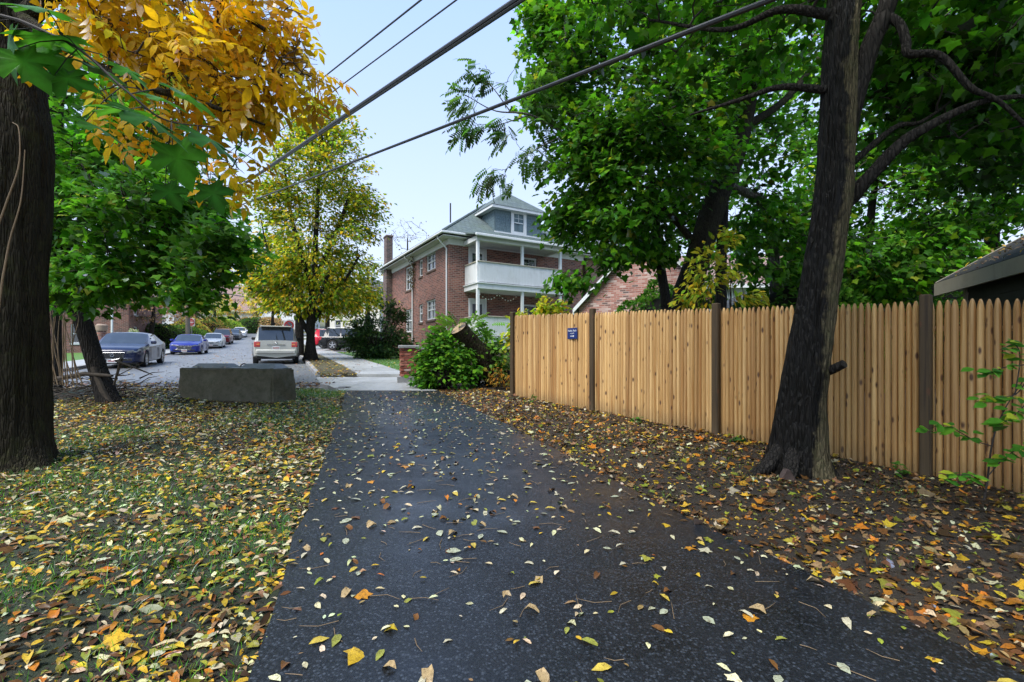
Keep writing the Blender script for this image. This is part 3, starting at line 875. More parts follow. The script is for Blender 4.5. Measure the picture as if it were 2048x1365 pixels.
# festoon bulbs under the upper porch floor
sl=empty('string_lights',house.location,house.rotation_euler[2],'string of small pale bulbs hung along the lower porch','string lights')
pts=[]
for k in range(29):
    t=k/28; u=PX0+.15+(3.5-PX0-.15)*t; pts.append((u,PY+.3,zz(4.72)-.32*math.sin(pi*((t*2)%1.0001))))
w_=MB(); w_.tube(pts,.006,5); w_.build('wire',M_BLACK,sl)
q=MB(); 
import bmesh
def ico(r,sub=1):
    bm=bmesh.new(); bmesh.ops.create_icosphere(bm,subdivisions=sub,radius=r); me=bpy.data.meshes.new('bulb'); bm.to_mesh(me); bm.free(); return me
bme=ico(.035); bme.materials.append(M_BULB)
for k in range(1,28,2): link('bulb',bme,sl,(pts[k][0],pts[k][1],pts[k][2]-.04))

def simple_house(name,label,cat,loc,rz,W,D,H,wallm,roofm,kind='gable',tn=.7,oh=.4,wins=(),trim=None,doors=(),chim=None):
    """wins: list of (side, u0,u1,z0,z1,units); side f = local front (y=0), l = left (x=0)"""
    h=empty(name,loc,rz,label,cat)
    sides={'f':(Vector((0,0,0)),XA,YA,W),'l':(Vector((0,0,0)),YA,XA,D),'r':(Vector((W,0,0)),YA,-XA,D),'b':(Vector((0,D,0)),XA,-YA,W)}
    w=MB()
    for s_,(O,U,N,L) in sides.items():
        wall_face(w,O,U,N,L,-.6,H,[x[1:5] for x in list(wins)+list(doors) if x[0]==s_])
    if kind=='gable':   # gable ends on f and b
        for O in (Vector((0,0,0)),Vector((0,D,0))): w.add([O+Vector((0,0,H)),O+Vector((W,0,H)),O+Vector((W/2,0,H+W/2*tn))],[(0,1,2)])
    elif kind=='gable_l':
        for O in (Vector((0,0,0)),Vector((W,0,0))): w.add([O+Vector((0,0,H)),O+Vector((0,D,H)),O+Vector((0,D/2,H+D/2*tn))],[(0,1,2)])
    w.build('wall',wallm,h)
    for x in wins:
        O,U,N,L=sides[x[0]]; window(h,O,U,N,*x[1:5],units=x[5],sillm=M_WHITE,muntin=False,wide=.09)
    for x in doors:
        O,U,N,L=sides[x[0]]; d=MB(); fbox(d,O,U,N,x[1],x[2],x[3],x[4],.06,.1); dd=d.build('door',M_WHITE,h)
        g=MB(); fbox(g,O,U,N,x[1]+.2,x[2]-.2,x[3]+1.2,x[4]-.2,.05,.058); g.build('pane',M_PANE,dd)
    t=.14
    r=MB()
    if kind=='gable':
        for s_ in (-1,1):
            e=W/2+s_*(W/2+oh); ze=H-oh*tn
            r.prism([(e,-oh,ze+.02),(W/2,-oh,H+W/2*tn+.02),(W/2,-oh,H+W/2*tn+t),(e,-oh,ze+t)],(0,D+2*oh,0))
    elif kind=='gable_l':
        for s_ in (-1,1):
            e=D/2+s_*(D/2+oh); ze=H-oh*tn
            r.prism([(-oh,e,ze+.02),(-oh,D/2,H+D/2*tn+.02),(-oh,D/2,H+D/2*tn+t),(-oh,e,ze+t)],(W+2*oh,0,0))
    else:
        if W<=D: hip(r,-oh,W+oh,-oh,D+oh,H,tn)
        else:
            hw=(D+2*oh)/2; zt_=H+hw*tn
            r.add([(-oh,-oh,H),(W+oh,-oh,H),(W+oh,D+oh,H),(-oh,D+oh,H),(-oh+hw,D/2,zt_),(W+oh-hw,D/2,zt_)],[(0,1,5,4),(1,2,5),(2,3,4,5),(3,0,4)])
        r.box((-oh+.02,-oh+.02,H-.16),(W+oh-.02,D+oh-.02,H-.01))
    ro=r.build('roof',roofm,h)
    tr=MB(); tm=trim or M_WHITE
    if kind=='gable':
        for s_ in (-1,1):
            e=W/2+s_*(W/2+oh); ze=H-oh*tn
            for yy in (-oh-.04,D+oh):
                tr.prism([(e,yy,ze-.05),(W/2,yy,H+W/2*tn-.05),(W/2,yy,H+W/2*tn+t+.01),(e,yy,ze+t+.01)],(0,.04,0))
            tr.box((e-.03,-oh,ze-.12),(e+.03,D+oh,ze+t-.02))
    elif kind=='gable_l':
        for s_ in (-1,1):
            e=D/2+s_*(D/2+oh); ze=H-oh*tn
            for xx in (-oh-.04,W+oh):
                tr.prism([(xx,e,ze-.16),(xx,D/2,H+D/2*tn-.16),(xx,D/2,H+D/2*tn+t+.01),(xx,e,ze+t+.01)],(.04,0,0))
            tr.box((-oh,e-.03,ze-.12),(W+oh,e+.03,ze+t-.02))
    else:
        tr.box((-oh-.02,-oh-.06,H-.18),(W+oh+.02,-oh+.015,H)); tr.box((-oh-.06,-oh+.016,H-.18),(-oh+.015,D+oh,H)); tr.box((W+oh-.015,-oh+.016,H-.18),(W+oh+.06,D+oh,H))
    tr.build('fascia',tm,ro)
    if chim:
        c=MB(); c.cbox((chim[0],chim[1],H),(chim[0]+.7,chim[1]+.7,H+chim[2]),.03); c.build('chimney',M_BRICK,h)
    return h

# brick garage whose gable shows above the fence: base corner to near corner
ga=Vector((3.0,21.0,0)); gb=Vector((8.2,18.4,0)); gz=gh(21)
rzg=math.atan2(gb.y-ga.y,gb.x-ga.x)
simple_house('brick_garage','low garage with tumbled mixed brick gable and white rake boards','garage',(ga.x,ga.y,gz),rzg,(gb-ga).length,6.5,2.55,M_BRICK_MIX,M_GREYROOF,'gable',1.0,.2)
# salmon brick house between the porch house and the garage
simple_house('neighbour_house','salmon brick house glimpsed between porch house and brick garage','house',(4.9,31,1.25),.35,9,8,6.6,M_BRICK_PALE,M_GREYROOF,'hip',.6,.5,
    [('f',1.0,2.0,3.6,5.2,1),('f',3.4,4.6,3.6,5.2,2),('f',1.0,2.0,.9,2.3,1),('f',6.2,7.2,3.6,5.2,1)])
# olive garage beyond the right run of the fence (eave runs away from the camera)
og=simple_house('olive_garage','dark olive clapboard garage with dark shingle roof behind the fence','garage',(6.63,4.53,.1),math.atan2(-.4,.917),5.2,4.6,2.78,M_SIDING,M_DARKROOF,'gable',.62,.34,trim=M_GREYFASCIA)
for k in range(19):
    b=MB(); z0=-.1+k*.15
    b.prism([(-.004,.1,z0),(-.03,.1,z0),(-.012,.1,z0+.158),(-.004,.1,z0+.158)],(0,4.4,0)); b.build('clapboard',M_SIDING,og)
for y0 in (-.02,4.505):
    b=MB(); b.box((-.05,y0,-.2),(.06,y0+.115,2.7)); b.build('corner_board',M_GREYFASCIA,og)
simple_house('grey_shed','small grey shed with slate hip roof half hidden by branches','shed',(6.4,14.2,gh(14)),-.15,2.6,2.6,2.15,M_LAPDARK,M_GREYROOF,'hip',.5,.3,trim=M_GREYFASCIA)
simple_house('pale_house','pale clapboard house with faded red roof far behind the trees','house',(11,29,1.2),-.1,9,8,4.6,M_PALE,M_PINKROOF,'gable_l',.6,.4,[('f',1.2,2.2,1.,2.5,1),('f',4.,5.,1.,2.5,1),('f',6.6,7.6,1.,2.5,1)],doors=[('f',2.8,3.7,0,2.1)])
# houses across and up the street
stz=math.atan2(.898,-.44)-pi/2
simple_house('corner_house','dark red brick house across the street behind the gate pier','house',(-42,33.,1.4),stz,12,12,5.6,M_BRICK,M_GREYROOF,'hip',.6,.5,
    [('f',8.4,9.6,.9,2.4,1),('f',8.4,9.6,3.4,4.9,1),('f',3,4.2,.9,2.4,1),('r',1.5,2.7,.9,2.4,1),('r',5.5,6.7,.9,2.4,1),('r',1.5,2.7,3.4,4.9,1)],doors=[('f',6,7,0,2.2)])
simple_house('hill_house','long house with big faded pink roof at the top of the street','house',(-66,98,6.6),.1,17,12,4.4,M_CREAM,M_PINKROOF,'gable_l',.95,.5,
    [('f',2,3.2,1.,2.6,1),('f',5,6.2,1.,2.6,1),('f',9.5,10.7,1.,2.6,1),('f',13,14.2,1.,2.6,1)],doors=[('f',7.4,8.5,0,2.2)],chim=(4,5,6.4))
simple_house('white_house','white clapboard house behind the clipped round hedge uphill','house',(-51.5,95,5.9),-.1,9,8,4.2,M_WHITE,M_GREYROOF,'gable',.7,.4,[('f',1.2,2.4,1.,2.5,1),('f',3.6,4.8,1.,2.5,1),('f',6.4,7.6,1.,2.5,1),('f',3.8,5,4.4,5.6,1)])
simple_house('upper_house','pale grey house uphill at the far corner of the street','house',(-88,104,7.5),.15,12,9,5.4,M_PALE,M_GREYROOF,'gable_l',.7,.4,[('f',1.5,2.7,1.,2.5,1),('f',5,6.2,1.,2.5,1),('f',9,10.2,1.,2.5,1)])
simple_house('lane_house','white house with grey roof beyond the lawn behind the parked cars','house',(-27.5,70,4.),-.45,10,8,5.2,M_CREAM,M_GREYROOF,'gable',.7,.4,[('f',1.5,2.7,1.,2.5,1),('f',5,6.2,1.,2.5,1),('f',7.7,8.9,1.,2.5,1),('f',1.5,2.7,3.4,4.7,1),('f',5,6.2,3.4,4.7,1)])

# ------------------------------------------------------------------ stockade fence
FD=Vector((-.6015,.7989,0)); FN=Vector((-.7989,-.6015,0))      # along (away from camera) and towards the path
FA=Vector((4.74,4.35,0))
def fence_pt(s): p=FA+FD*s; return Vector((p.x,p.y,gh(p.y)))
def picket_mesh(wd,hgt,dep,ln,seed):
    n=7; V=[];Fc=[]
    rows=[(0,1,1),(hgt-.11,1,1),(hgt-.055,.80,.92),(hgt-.018,.5,.7),(hgt,.24,.4)]
    for z,sw,sd_ in rows:
        for k in range(n):
            a=pi*k/(n-1)
            V.append((math.cos(a)*wd/2*sw+ln*z, -math.sin(a)*dep*sd_, z))
    for r in range(len(rows)-1):
        for k in range(n-1): Fc.append((r*n+k,r*n+k+1,(r+1)*n+k+1,(r+1)*n+k))
        Fc.append((r*n,(r+1)*n,(r+1)*n+n-1,r*n+n-1))
    Fc.append([(len(rows)-1)*n+k for k in range(n)])
    Fc.append(list(range(n))[::-1])
    me=bpy.data.meshes.new('picket'); me.from_pydata(V,[],Fc); me.materials.append(M_PICKET); fix_normals(me); shade(me,True,38); return me
rf=random.Random(11)
PM=[picket_mesh(rf.uniform(.056,.061),1.80+rf.uniform(-.008,.012),rf.uniform(.038,.05),rf.uniform(-.002,.002),k) for k in range(9)]
def fence_run(o,p0,d,nrm,length,pitch,posts,base):
    rz=math.atan2(d.y,d.x)
    ang=math.atan2(-nrm.x,nrm.y)+pi
    s=0.0
    while s<length:
        if not any(abs(s-q)<.0 for q in posts):
            p=p0+d*s
            k=link('picket',rf.choice(PM),o)
            jn=rf.uniform(-.007,.007); k.location=(p.x-base.x+nrm.x*jn,p.y-base.y+nrm.y*jn,gh(p.y)+.03+rf.uniform(-.006,.006)-base.z)
            k.rotation_euler=(rf.uniform(-.006,.006),0,ang+rf.uniform(-.14,.14))
        s+=pitch*rf.uniform(.97,1.03)
def post_mesh(h):
    m=MB(); m.cbox((-.05,-.05,-.35),(.05,.05,h),.014); 
    return m
fence=empty('stockade_fence',fence_pt(0),0,'pale new cedar stockade fence with pointed pickets and dark posts','fence')
fb=fence.location.copy()
posts=[-2.88,-.69,1.73,4.19,6.63]   # distance from FA along FD
posts=[(-1.75+-1.0),-.69,2.97-.0,5.35,7.76]
def s_of_px(px):
    Y=8.016/((px-1024)/F+.753); return (Y-4.35)/.7989
posts=[s_of_px(1855)-2.4,s_of_px(1855),s_of_px(1437),s_of_px(1190),7.77]
fence_run(fence,FA+FD*posts[0],FD,FN,posts[-1]-posts[0],.0605,[q-posts[0] for q in posts],fb)
fang=math.atan2(FD.y,FD.x)
for i,q in enumerate(posts):
    p=fence_pt(q); m=post_mesh(1.90 if i else 1.9)
    o=m.build('post',M_POST,fence); o.location=p-fb+FN*.062; o.rotation_euler=(0,0,fang+.05)
for a,b_ in zip(posts[:-1],posts[1:]):
    for zr_ in (.3,.95,1.55):
        m=MB(); p,q=fence_pt(a)-fb-FN*.03,fence_pt(b_)-fb-FN*.03
        m.tube([p+Vector((0,0,zr_)),q+Vector((0,0,zr_))],.03,6); m.build('rail',M_RAIL,fence)
# return run at the corner, going back beside the yard
RD=Vector((.45,.893,0)); RN=Vector((-.893,.45,0)); c0=FA+FD*posts[-1]
fr2=empty('return_fence',(c0.x,c0.y,gh(c0.y)),0,'short return run of stockade fence behind the corner post','fence')
b2=fr2.location.copy()
fence_run(fr2,c0+RD*.12,RD,RN,2.35,.0605,[],b2)
p=c0+RD*2.5; m=post_mesh(2.0); o=m.build('post',M_POST,fr2); o.location=(p.x-b2.x,p.y-b2.y,gh(p.y)-b2.z)
for zr_ in (.3,1.55):
    m=MB(); q0=c0+RD*.1+Vector((.03,-.015,0)); q1=p+Vector((.03,-.015,0)); m.tube([Vector((q0.x-b2.x,q0.y-b2.y,gh(q0.y)-b2.z+zr_)),Vector((q1.x-b2.x,q1.y-b2.y,gh(q1.y)-b2.z+zr_))],.03,6); m.build('rail',M_RAIL,fr2)

# blue notice on the fence
def text_mesh(body,size,name,m,parent,M):
    cu=bpy.data.curves.new(name,'FONT'); cu.body=body; cu.size=size; cu.align_x='CENTER'; cu.align_y='CENTER'; cu.extrude=.0008
    o=bpy.data.objects.new(name,cu); COL.objects.link(o)
    dg=bpy.context.evaluated_depsgraph_get(); me=bpy.data.meshes.new_from_object(o.evaluated_get(dg))
    bpy.data.objects.remove(o); bpy.data.curves.remove(cu)
    me.materials.clear(); me.materials.append(m); me.transform(M)
    return link(name,me,parent)
sp=fence_pt(s_of_px(1149)); sgn=empty('path_sign',Vector((sp.x,sp.y,1.81))+FN*.058,math.atan2(-FD.y,-FD.x),'small square blue notice with white lettering and arrow on fence','sign')
m=MB(); m.cbox((-.135,-.004,-.105),(.135,.004,.105),.003); m.build('plate',M_SIGNBLUE,sgn)
MX=Matrix.Rotation(pi/2,4,'X')
text_mesh('Public Path',.052,'lettering',M_SIGNWHITE,sgn,Matrix.Translation((0,-.006,.05))@MX)
text_mesh('to park',.036,'lettering',M_SIGNWHITE,sgn,Matrix.Translation((0,-.006,.003))@MX)
m=MB(); m.prism([(-.05,-.007,-.058),(.025,-.007,-.058),(.025,-.007,-.072),(.055,-.007,-.052),(.025,-.007,-.032),(.025,-.007,-.046),(-.05,-.007,-.046)],(0,.002,0)); m.build('arrow',M_SIGNWHITE,sgn)

# ------------------------------------------------------------------ concrete barrier block
def rough_box(lo,hi,n,amp,seed,sc=2.2,top=None):
    bm=bmesh.new(); bmesh.ops.create_cube(bm,size=1)
    bmesh.ops.bevel(bm,geom=bm.edges[:],offset=.02,segments=2,affect='EDGES')
    bmesh.ops.subdivide_edges(bm,edges=bm.edges[:],cuts=n,use_grid_fill=True)
    lo=np.array(lo);hi=np.array(hi)
    P=np.array([v.co for v in bm.verts]); N=np.array([v.normal for v in bm.verts])
    Q=(P+.5)*(hi-lo)+lo
    dsp=fbm(Q*sc+seed,5)*amp
    Q=Q+N*dsp[:,None]
    for v,q in zip(bm.verts,Q): v.co=q
    me=bpy.data.meshes.new('block'); bm.to_mesh(me); bm.free(); shade(me,True,50); return me
bl=empty('concrete_block',(0,0,0),0,'mossy grey concrete barrier block with two raised knobs','barrier')
bc=at(472,803,9.9); bl.matrix_basis=Matrix.Translation((bc.x-.17,9.8,gh(10.1)-.02))@Matrix.Rotation(-.26,4,'Z')
me=rough_box((-1.2,0,-.14),(1.2,.62,.71),14,.034,3.,3.2); me.materials.append(M_BLOCK); me.materials.append(M_BLOCKTOP)
mi=[1 if (p.normal.z>.8) else 0 for p in me.polygons]; me.polygons.foreach_set('material_index',mi)  # upward faces get the paler, smoother concrete
link('body',me,bl)
for a,b_ in ((-1.06,-.07),(.2,1.16)):
    m=MB(); z0,z1=.695,.805; i=.12
    lo=[(a,.1,z0),(b_,.1,z0),(b_,.54,z0),(a,.54,z0)]; hi=[(a+i,.1+i,z1),(b_-i,.1+i,z1),(b_-i,.54-i,z1),(a+i,.54-i,z1)]
    m.add(lo+hi,[(4,5,6,7),(0,1,5,4),(1,2,6,5),(2,3,7,6),(3,0,4,7)]); m.build('knob',M_BLOCKTOP,bl)
m=MB(); m.tube([(.10+.1*math.cos(t)*.9-.01,.4+.02*math.cos(t),.68+.12*math.sin(t)) for t in np.linspace(0,pi,11)],.013,7); m.build('lifting_loop',M_RUST,bl,True)

# ------------------------------------------------------------------ brick pier and low wall
pc=Vector((-3.02,13.75,gh(13.75)))
pier=empty('brick_pier',pc,.25,'short red brick gate pier with stone cap and concrete foot','pier')
me=rough_box((-.33,-.33,-.1),(.33,.33,.16),5,.015,1.,3); me.materials.append(M_KERB); link('foot',me,pier)
m=MB(); m.box((-.215,-.215,.15),(.215,.215,.97)); m.build('core',plain('mortar',(.22,.19,.16),.9),pier)
BCOL=[plain('pier_brick_red',(.24,.07,.045),.85,0,.3,12),plain('pier_brick_brown',(.15,.05,.035),.85,0,.3,12),plain('pier_brick_rose',(.33,.13,.09),.85,0,.3,12),plain('pier_brick_pale',(.36,.27,.23),.85,0,.3,12)]
bms=[]
for c_ in BCOL:
    q=MB(); q.cbox((-.1,-.05,-.031),(.1,.05,.031),.006); o=q.build('brick',c_,pier); bms.append(o.data); bpy.data.objects.remove(o)
z=.195;k=0
while z<.95:
    for sd_ in range(4):
        for j in (-1,1):
            o=link('brick',bms[rf.choices((0,1,2,3),(5,3,3,1))[0]],pier)
            off=-.055 if k%2 else .055
            v=Vector((j*.107+off,-.19-rf.uniform(0,.006),z)); v.rotate(Matrix.Rotation(sd_*pi/2,3,'Z')); o.location=v; o.rotation_euler=(0,0,sd_*pi/2)
    z+=.075;k+=1
m=MB(); m.cbox((-.3,-.3,.975),(.3,.3,1.06),.015); m.build('cap',M_KERB,pier)
wl=empty('garden_wall',(pc.x+.3,pc.y,pc.z),.06,'dark stained masonry wall with flat coping beside the pier','wall')
me=rough_box((-.06,-.1,-.2),(3.4,.2,.93),9,.02,6.,3); me.materials.append(M_BLOCK); link('body',me,wl)
m=MB(); m.cbox((-.05,-.17,.94),(3.45,.27,1.02),.012); m.build('coping',M_KERB,wl)
# ------------------------------------------------------------------ leaves, trees, shrubs
def T_(V,Fc):
    tr=[]
    for f in Fc:
        for k in range(1,len(f)-1): tr.append((f[0],f[k],f[k+1]))
    return np.array(V,float),np.array(tr,np.int32)
def ell(wd=.42,fold=.10,curl=.12):
    h=wd/2
    return T_([(0,0,0),(0,.33,.02),(0,.68,-.0),(0,1,-curl),(h*.86,.28,fold*.8),(h,.6,fold*.7-curl*.3),(-h*.86,.28,fold*.8),(-h,.6,fold*.7-curl*.3)],
        [(0,4,1),(0,1,6),(1,4,5,2),(1,2,7,6),(2,5,3),(2,3,7)])
L_ELL=ell(); L_FLAT=ell(.5,.05,.05); L_BROAD=ell(.66,.07,.14); L_NARROW=ell(.34,.12,.2); L_CURL=ell(.5,.3,.35)
L_DIA=T_([(0,0,0),(.3,.45,.06),(0,1,-.08),(-.3,.45,.06)],[(0,1,2),(0,2,3)])
def maple(detail=False,curl=.12):
    half=[(.05,-.03),(.35,-.14),(.32,.05),(.59,.30),(.33,.43),(.23,.63)] if not detail else \
         [(.05,-.02),(.20,-.09),(.30,-.16),(.33,-.08),(.45,-.10),(.37,.03),(.33,.10),(.47,.16),(.52,.22),(.64,.33),(.53,.37),(.50,.46),(.38,.41),(.24,.40),(.26,.55),(.32,.66),(.20,.67),(.14,.78)]
    pts=[(0,0)]+half+[(0,1.0)]+[(-x,y) for x,y in half[::-1]]
    V=[(0,.28,.03)]
    for x,y in pts:
        r=math.hypot(x,y-.28); V.append((x,y,-curl*r*r*1.6+.04*math.sin(x*9)))
    n=len(pts)
    return T_(V,[(0,1+k,1+(k+1)%n) for k in range(n)])
L_MAPLE=maple(); L_MAPLEC=maple(False,-.35)
L_MAPLE_BIG=maple(True,.16)
def compound(nl=7,lf=L_ELL,lsz=.42,spread=1.0,droop=.35):
    """leaf of several leaflets along a stalk of unit length"""
    Vs=[];Fs=[];b=0
    items=[]
    pairs=(nl-1)//2
    for k in range(pairs):
        t=.35+.5*k/max(1,pairs-1) if pairs>1 else .55
        for s_ in (-1,1): items.append((t,s_*spread*(1.15-.25*k/pairs),lsz*(.8+.2*k/pairs)))
    items.append((.95,0,lsz*1.1))
    for t,a,sz in items:
        V,Fc=lf; ca,sa=math.cos(a),math.sin(a)
        W=V.copy()*sz
        X=W[:,0]*ca+W[:,1]*sa; Y=-W[:,0]*sa+W[:,1]*ca
        Z=W[:,2]-droop*(W[:,1])**2*1.2-droop*.4*W[:,1]
        Vs.append(np.stack([X,Y+t,Z-droop*t*t*.6],-1)); Fs.append(Fc+b); b+=len(V)
    st=np.array([(-.008,0,0),(.008,0,0),(.006,.95,-droop*.54),(-.006,.95,-droop*.54)])
    Vs.append(st); Fs.append(np.array([(0,1,2),(0,2,3)])+b)
    return np.concatenate(Vs),np.concatenate(Fs).astype(np.int32)
L_HICK=compound(7,ell(.46,.08,.15),.44,1.0,.35)
L_PINN=compound(13,ell(.46,.05,.15),.25,1.25,.5)

def norm(a): return a/(np.linalg.norm(a,axis=-1,keepdims=True)+1e-9)
def rots(fwd,nrm):
    y=norm(fwd); z=norm(nrm-y*(y*nrm).sum(-1,keepdims=True)); x=np.cross(y,z)
    return np.stack([x,y,z],-1)
def scatter(tm,P,R,S,C,jit=0.0):
    V,Fc=tm; N=len(P); n=len(V)
    W=np.einsum('nij,kj->nki',R,V)*np.asarray(S)[:,None,None]+P[:,None,:]
    tr=(Fc[None]+(np.arange(N)*n)[:,None,None]).reshape(-1,3)
    col=np.repeat(C,n,axis=0)
    return W.reshape(-1,3),tr,col
def merge(parts):
    Vs=[];Fs=[];Cs=[];b=0
    for V,Fc,C in parts:
        Vs.append(V);Fs.append(Fc+b);Cs.append(C);b+=len(V)
    return np.concatenate(Vs),np.concatenate(Fs),np.concatenate(Cs)
def palette(rng,n,cols,wts,jit=.18):
    cols=np.array(cols,float); k=rng.choice(len(cols),n,p=np.array(wts)/sum(wts))
    C=cols[k]*(1+jit*rng.standard_normal((n,1)))*(1+.08*rng.standard_normal((n,3)))
    return np.clip(C,.003,.9)
def catmull(P,n):
    P=np.asarray(P,float)
    if len(P)<3: return P[0]+(P[-1]-P[0])*np.linspace(0,1,n)[:,None]
    Q=np.vstack([2*P[0]-P[1],P,2*P[-1]-P[-2]]); out=[]
    m=len(P)-1
    for t in np.linspace(0,m-1e-6,n):
        i=int(t);f=t-i;p0,p1,p2,p3=Q[i],Q[i+1],Q[i+2],Q[i+3]
        out.append(.5*((2*p1)+(-p0+p2)*f+(2*p0-5*p1+4*p2-p3)*f*f+(-p0+3*p1-3*p2+p3)*f**3))
    return np.array(out)
def trunk_mesh(name,pts,rad,m,parent,base,rows=60,n=40,amp=.0,freq=5.,flare=0.,fh=.35,lobes=5,ph=0.,lump=.06):
    P=catmull(pts,rows); r=np.interp(np.linspace(0,1,rows),np.linspace(0,1,len(rad)),rad)
    P,T,A,B=frames(P)
    th=np.arange(n)*2*pi/n
    z=P[:,2]-P[0,2]
    TH,Z=np.meshgrid(th,z)
    RR=r[:,None]*np.ones_like(TH)
    if flare: RR=RR*(1+flare*np.exp(-np.clip(Z,0,9)/fh)*(.55+.45*np.cos(lobes*TH+ph)))
    D=A[:,None,:]*np.cos(TH)[...,None]+B[:,None,:]*np.sin(TH)[...,None]
    q=np.stack([np.cos(TH)*RR,np.sin(TH)*RR,Z],-1)
    RR=RR*(1+lump*fbm(q*np.array([1.6,1.6,.9])+5.+ph,3))
    if amp:
        rn=fbm(np.stack([np.cos(TH)*freq,np.sin(TH)*freq,Z*1.1],-1)+ph,3); RR=RR+amp*(1-2*np.abs(rn))
    W=(P[:,None,:]+D*RR[...,None]).reshape(-1,3)-np.array(base)
    i=np.arange((rows-1)*n); j=(i//n)*n+((i%n)+1)%n
    Q=np.stack([i,j,j+n,i+n],-1)
    return big_mesh(name,W,Q,None,m,parent,True)
def sample_blob(rng,b,n):
    d=norm(rng.standard_normal((n,3))); u=rng.random((n,1))**(1/2.4)
    return np.array(b[:3])+d*u*np.array(b[3:6])
def clusters_leaves(rng,cent,cr,nl,tm,size,cols,wts,center,flat=.55,droop=.5,cjit=.22,out_bias=1.0):
    """leaf sprays around cluster centres"""
    nc=len(cent); N=nc*nl
    c=np.repeat(cent,nl,axis=0)
    g=rng.standard_normal((N,3))*np.array([cr,cr,cr*flat])*.55
    g[:,2]-=.25*np.linalg.norm(g[:,:2],axis=1)
    P=c+g
    o=norm((P-np.array(center))*np.array([1,1,.3]))*out_bias+rng.standard_normal((N,3))*.55
    o[:,2]-=droop
    nr=np.array([0,0,1.])+rng.standard_normal((N,3))*.45
    ccol=np.repeat(1+cjit*rng.standard_normal((nc,1)),nl,axis=0)
    cc=palette(rng,N,cols,wts)*ccol
    S=size*(.7+.5*rng.random(N))
    return scatter(tm,P,rots(o,nr),S,np.clip(cc,.003,.9))
def branch_arrays(rng,a,b,r0,r1,k=6,sag=.1,n=5):
    a=np.array(a);b=np.array(b);L=np.linalg.norm(b-a)
    t=np.linspace(0,1,k)[:,None]
    P=a+(b-a)*t+np.array([0,0,1.])*(sag*L*np.sin(pi*t))
    P[1:-1]+=rng.standard_normal((k-2,3))*L*.035
    return tube_arrays(P,np.linspace(r0,r1,k),n,False)
def grow(name,label,base,limbs,blobs,cr,nl,tm,size,cols,wts,bark,seed,group=None,cat='tree',leafm=None,flat=.55,droop=.5,trunk_kw=None,br=(.03,.006),twigs=2,smin=0.25,leaf_parts=0,cjit=.3,extra=None,spread=.35,limbm=None):
    rng=np.random.default_rng(seed); base=np.array(base,float)
    e=empty(name,base,0,label,cat,group)
    for i,(pts,rad) in enumerate(limbs):
        kw=dict(rows=max(10,len(pts)*6),n=16)
        if trunk_kw and i<len(trunk_kw) and trunk_kw[i]: kw.update(trunk_kw[i])
        elif i: kw.update(rows=max(8,len(pts)*5),n=10)
        trunk_mesh('trunk' if i==0 else 'limb',pts,rad,bark if (i==0 or limbm is None) else limbm,e,base,**kw)
    LP=np.concatenate([catmull(p,24)[int(24*smin) if i==0 else 3:] for i,(p,r) in enumerate(limbs)])
    LR=np.concatenate([np.interp(np.linspace(0,1,24),np.linspace(0,1,len(r)),r)[int(24*smin) if i==0 else 3:] for i,(p,r) in enumerate(limbs)])
    cents=[];ctr=[]
    for b in blobs:
        c=sample_blob(rng,b,b[6]); cents.append(c); ctr.append(np.repeat(np.array([b[:3]]),len(c),0))
    cents=np.concatenate(cents); ctr=np.concatenate(ctr)
    V=[];Fc=[];bb=0
    done=[]
    order=np.argsort(np.linalg.norm(cents-LP.mean(0),axis=1))
    nodes=[(LP[i],LR[i]) for i in range(len(LP))]
    NP_=LP.copy()
    for k in order:
        c=cents[k]
        d=NP_-c; dist=np.linalg.norm(d,axis=1)+.6*np.clip(d[:,2],0,9)
        i=int(np.argmin(dist)); a=NP_[i]; L=np.linalg.norm(a-c)
        r0=min(br[0]*(.3+.35*L),br[0]*1.6)
        v,f=branch_arrays(rng,a,c,max(r0,br[1]*1.5),br[1],6,.06)
        V+=v; Fc+=[[x+bb for x in q] for q in f]; bb+=len(v)
        # points of this branch may carry later ones
        NP_=np.vstack([NP_,a+(c-a)*.55,a+(c-a)*.85])
        for _ in range(twigs):
            t=c+rng.standard_normal(3)*cr*.7*np.array([1,1,.5]); s_=a+(c-a)*rng.uniform(.6,1)
            v,f=branch_arrays(rng,s_,t,br[1],br[1]*.5,4,.04,4)
            V+=v; Fc+=[[x+bb for x in q] for q in f]; bb+=len(v)
    big_mesh('branches',np.array(V)-base,np.array(Fc),None,M_TWIG,e,True)['kind']='stuff'
    if nl:
        Vl,Fl,Cl=clusters_leaves(rng,cents,cr,nl,tm,size,cols,wts,cents.mean(0)+np.array([0,0,-.5]),flat,droop,cjit)
        big_mesh('crown',Vl-base,Fl,Cl,leafm or M_LEAF,e)
    return e,cents
G_MAPLE=[(.065,.23,.012),(.11,.32,.016),(.035,.13,.010),(.19,.40,.02),(.28,.33,.03)]; W_MAPLE=[5,4,4,1.6,.5]
G_DARK=[(.035,.14,.010),(.06,.21,.013),(.10,.29,.016),(.2,.27,.02)]; W_DARK=[5,4,2.4,.5]
G_LEFT=[(.05,.19,.012),(.085,.27,.016),(.14,.36,.02),(.25,.33,.03)]
G_YEL=[(.64,.39,.012),(.74,.50,.016),(.54,.30,.01),(.38,.20,.01),(.52,.44,.02)]; W_YEL=[5,4,3,1.2,.8]
G_STREET=[(.19,.33,.02),(.12,.23,.02),(.66,.52,.03),(.76,.5,.02),(.42,.46,.03)]; W_STREET=[3.4,2.4,2.2,2.0,3]

def blob(px,py,Y,rx,ry,rz,n):
    p=at(px,py,Y); return (p.x,p.y,p.z,rx,ry,rz,n)

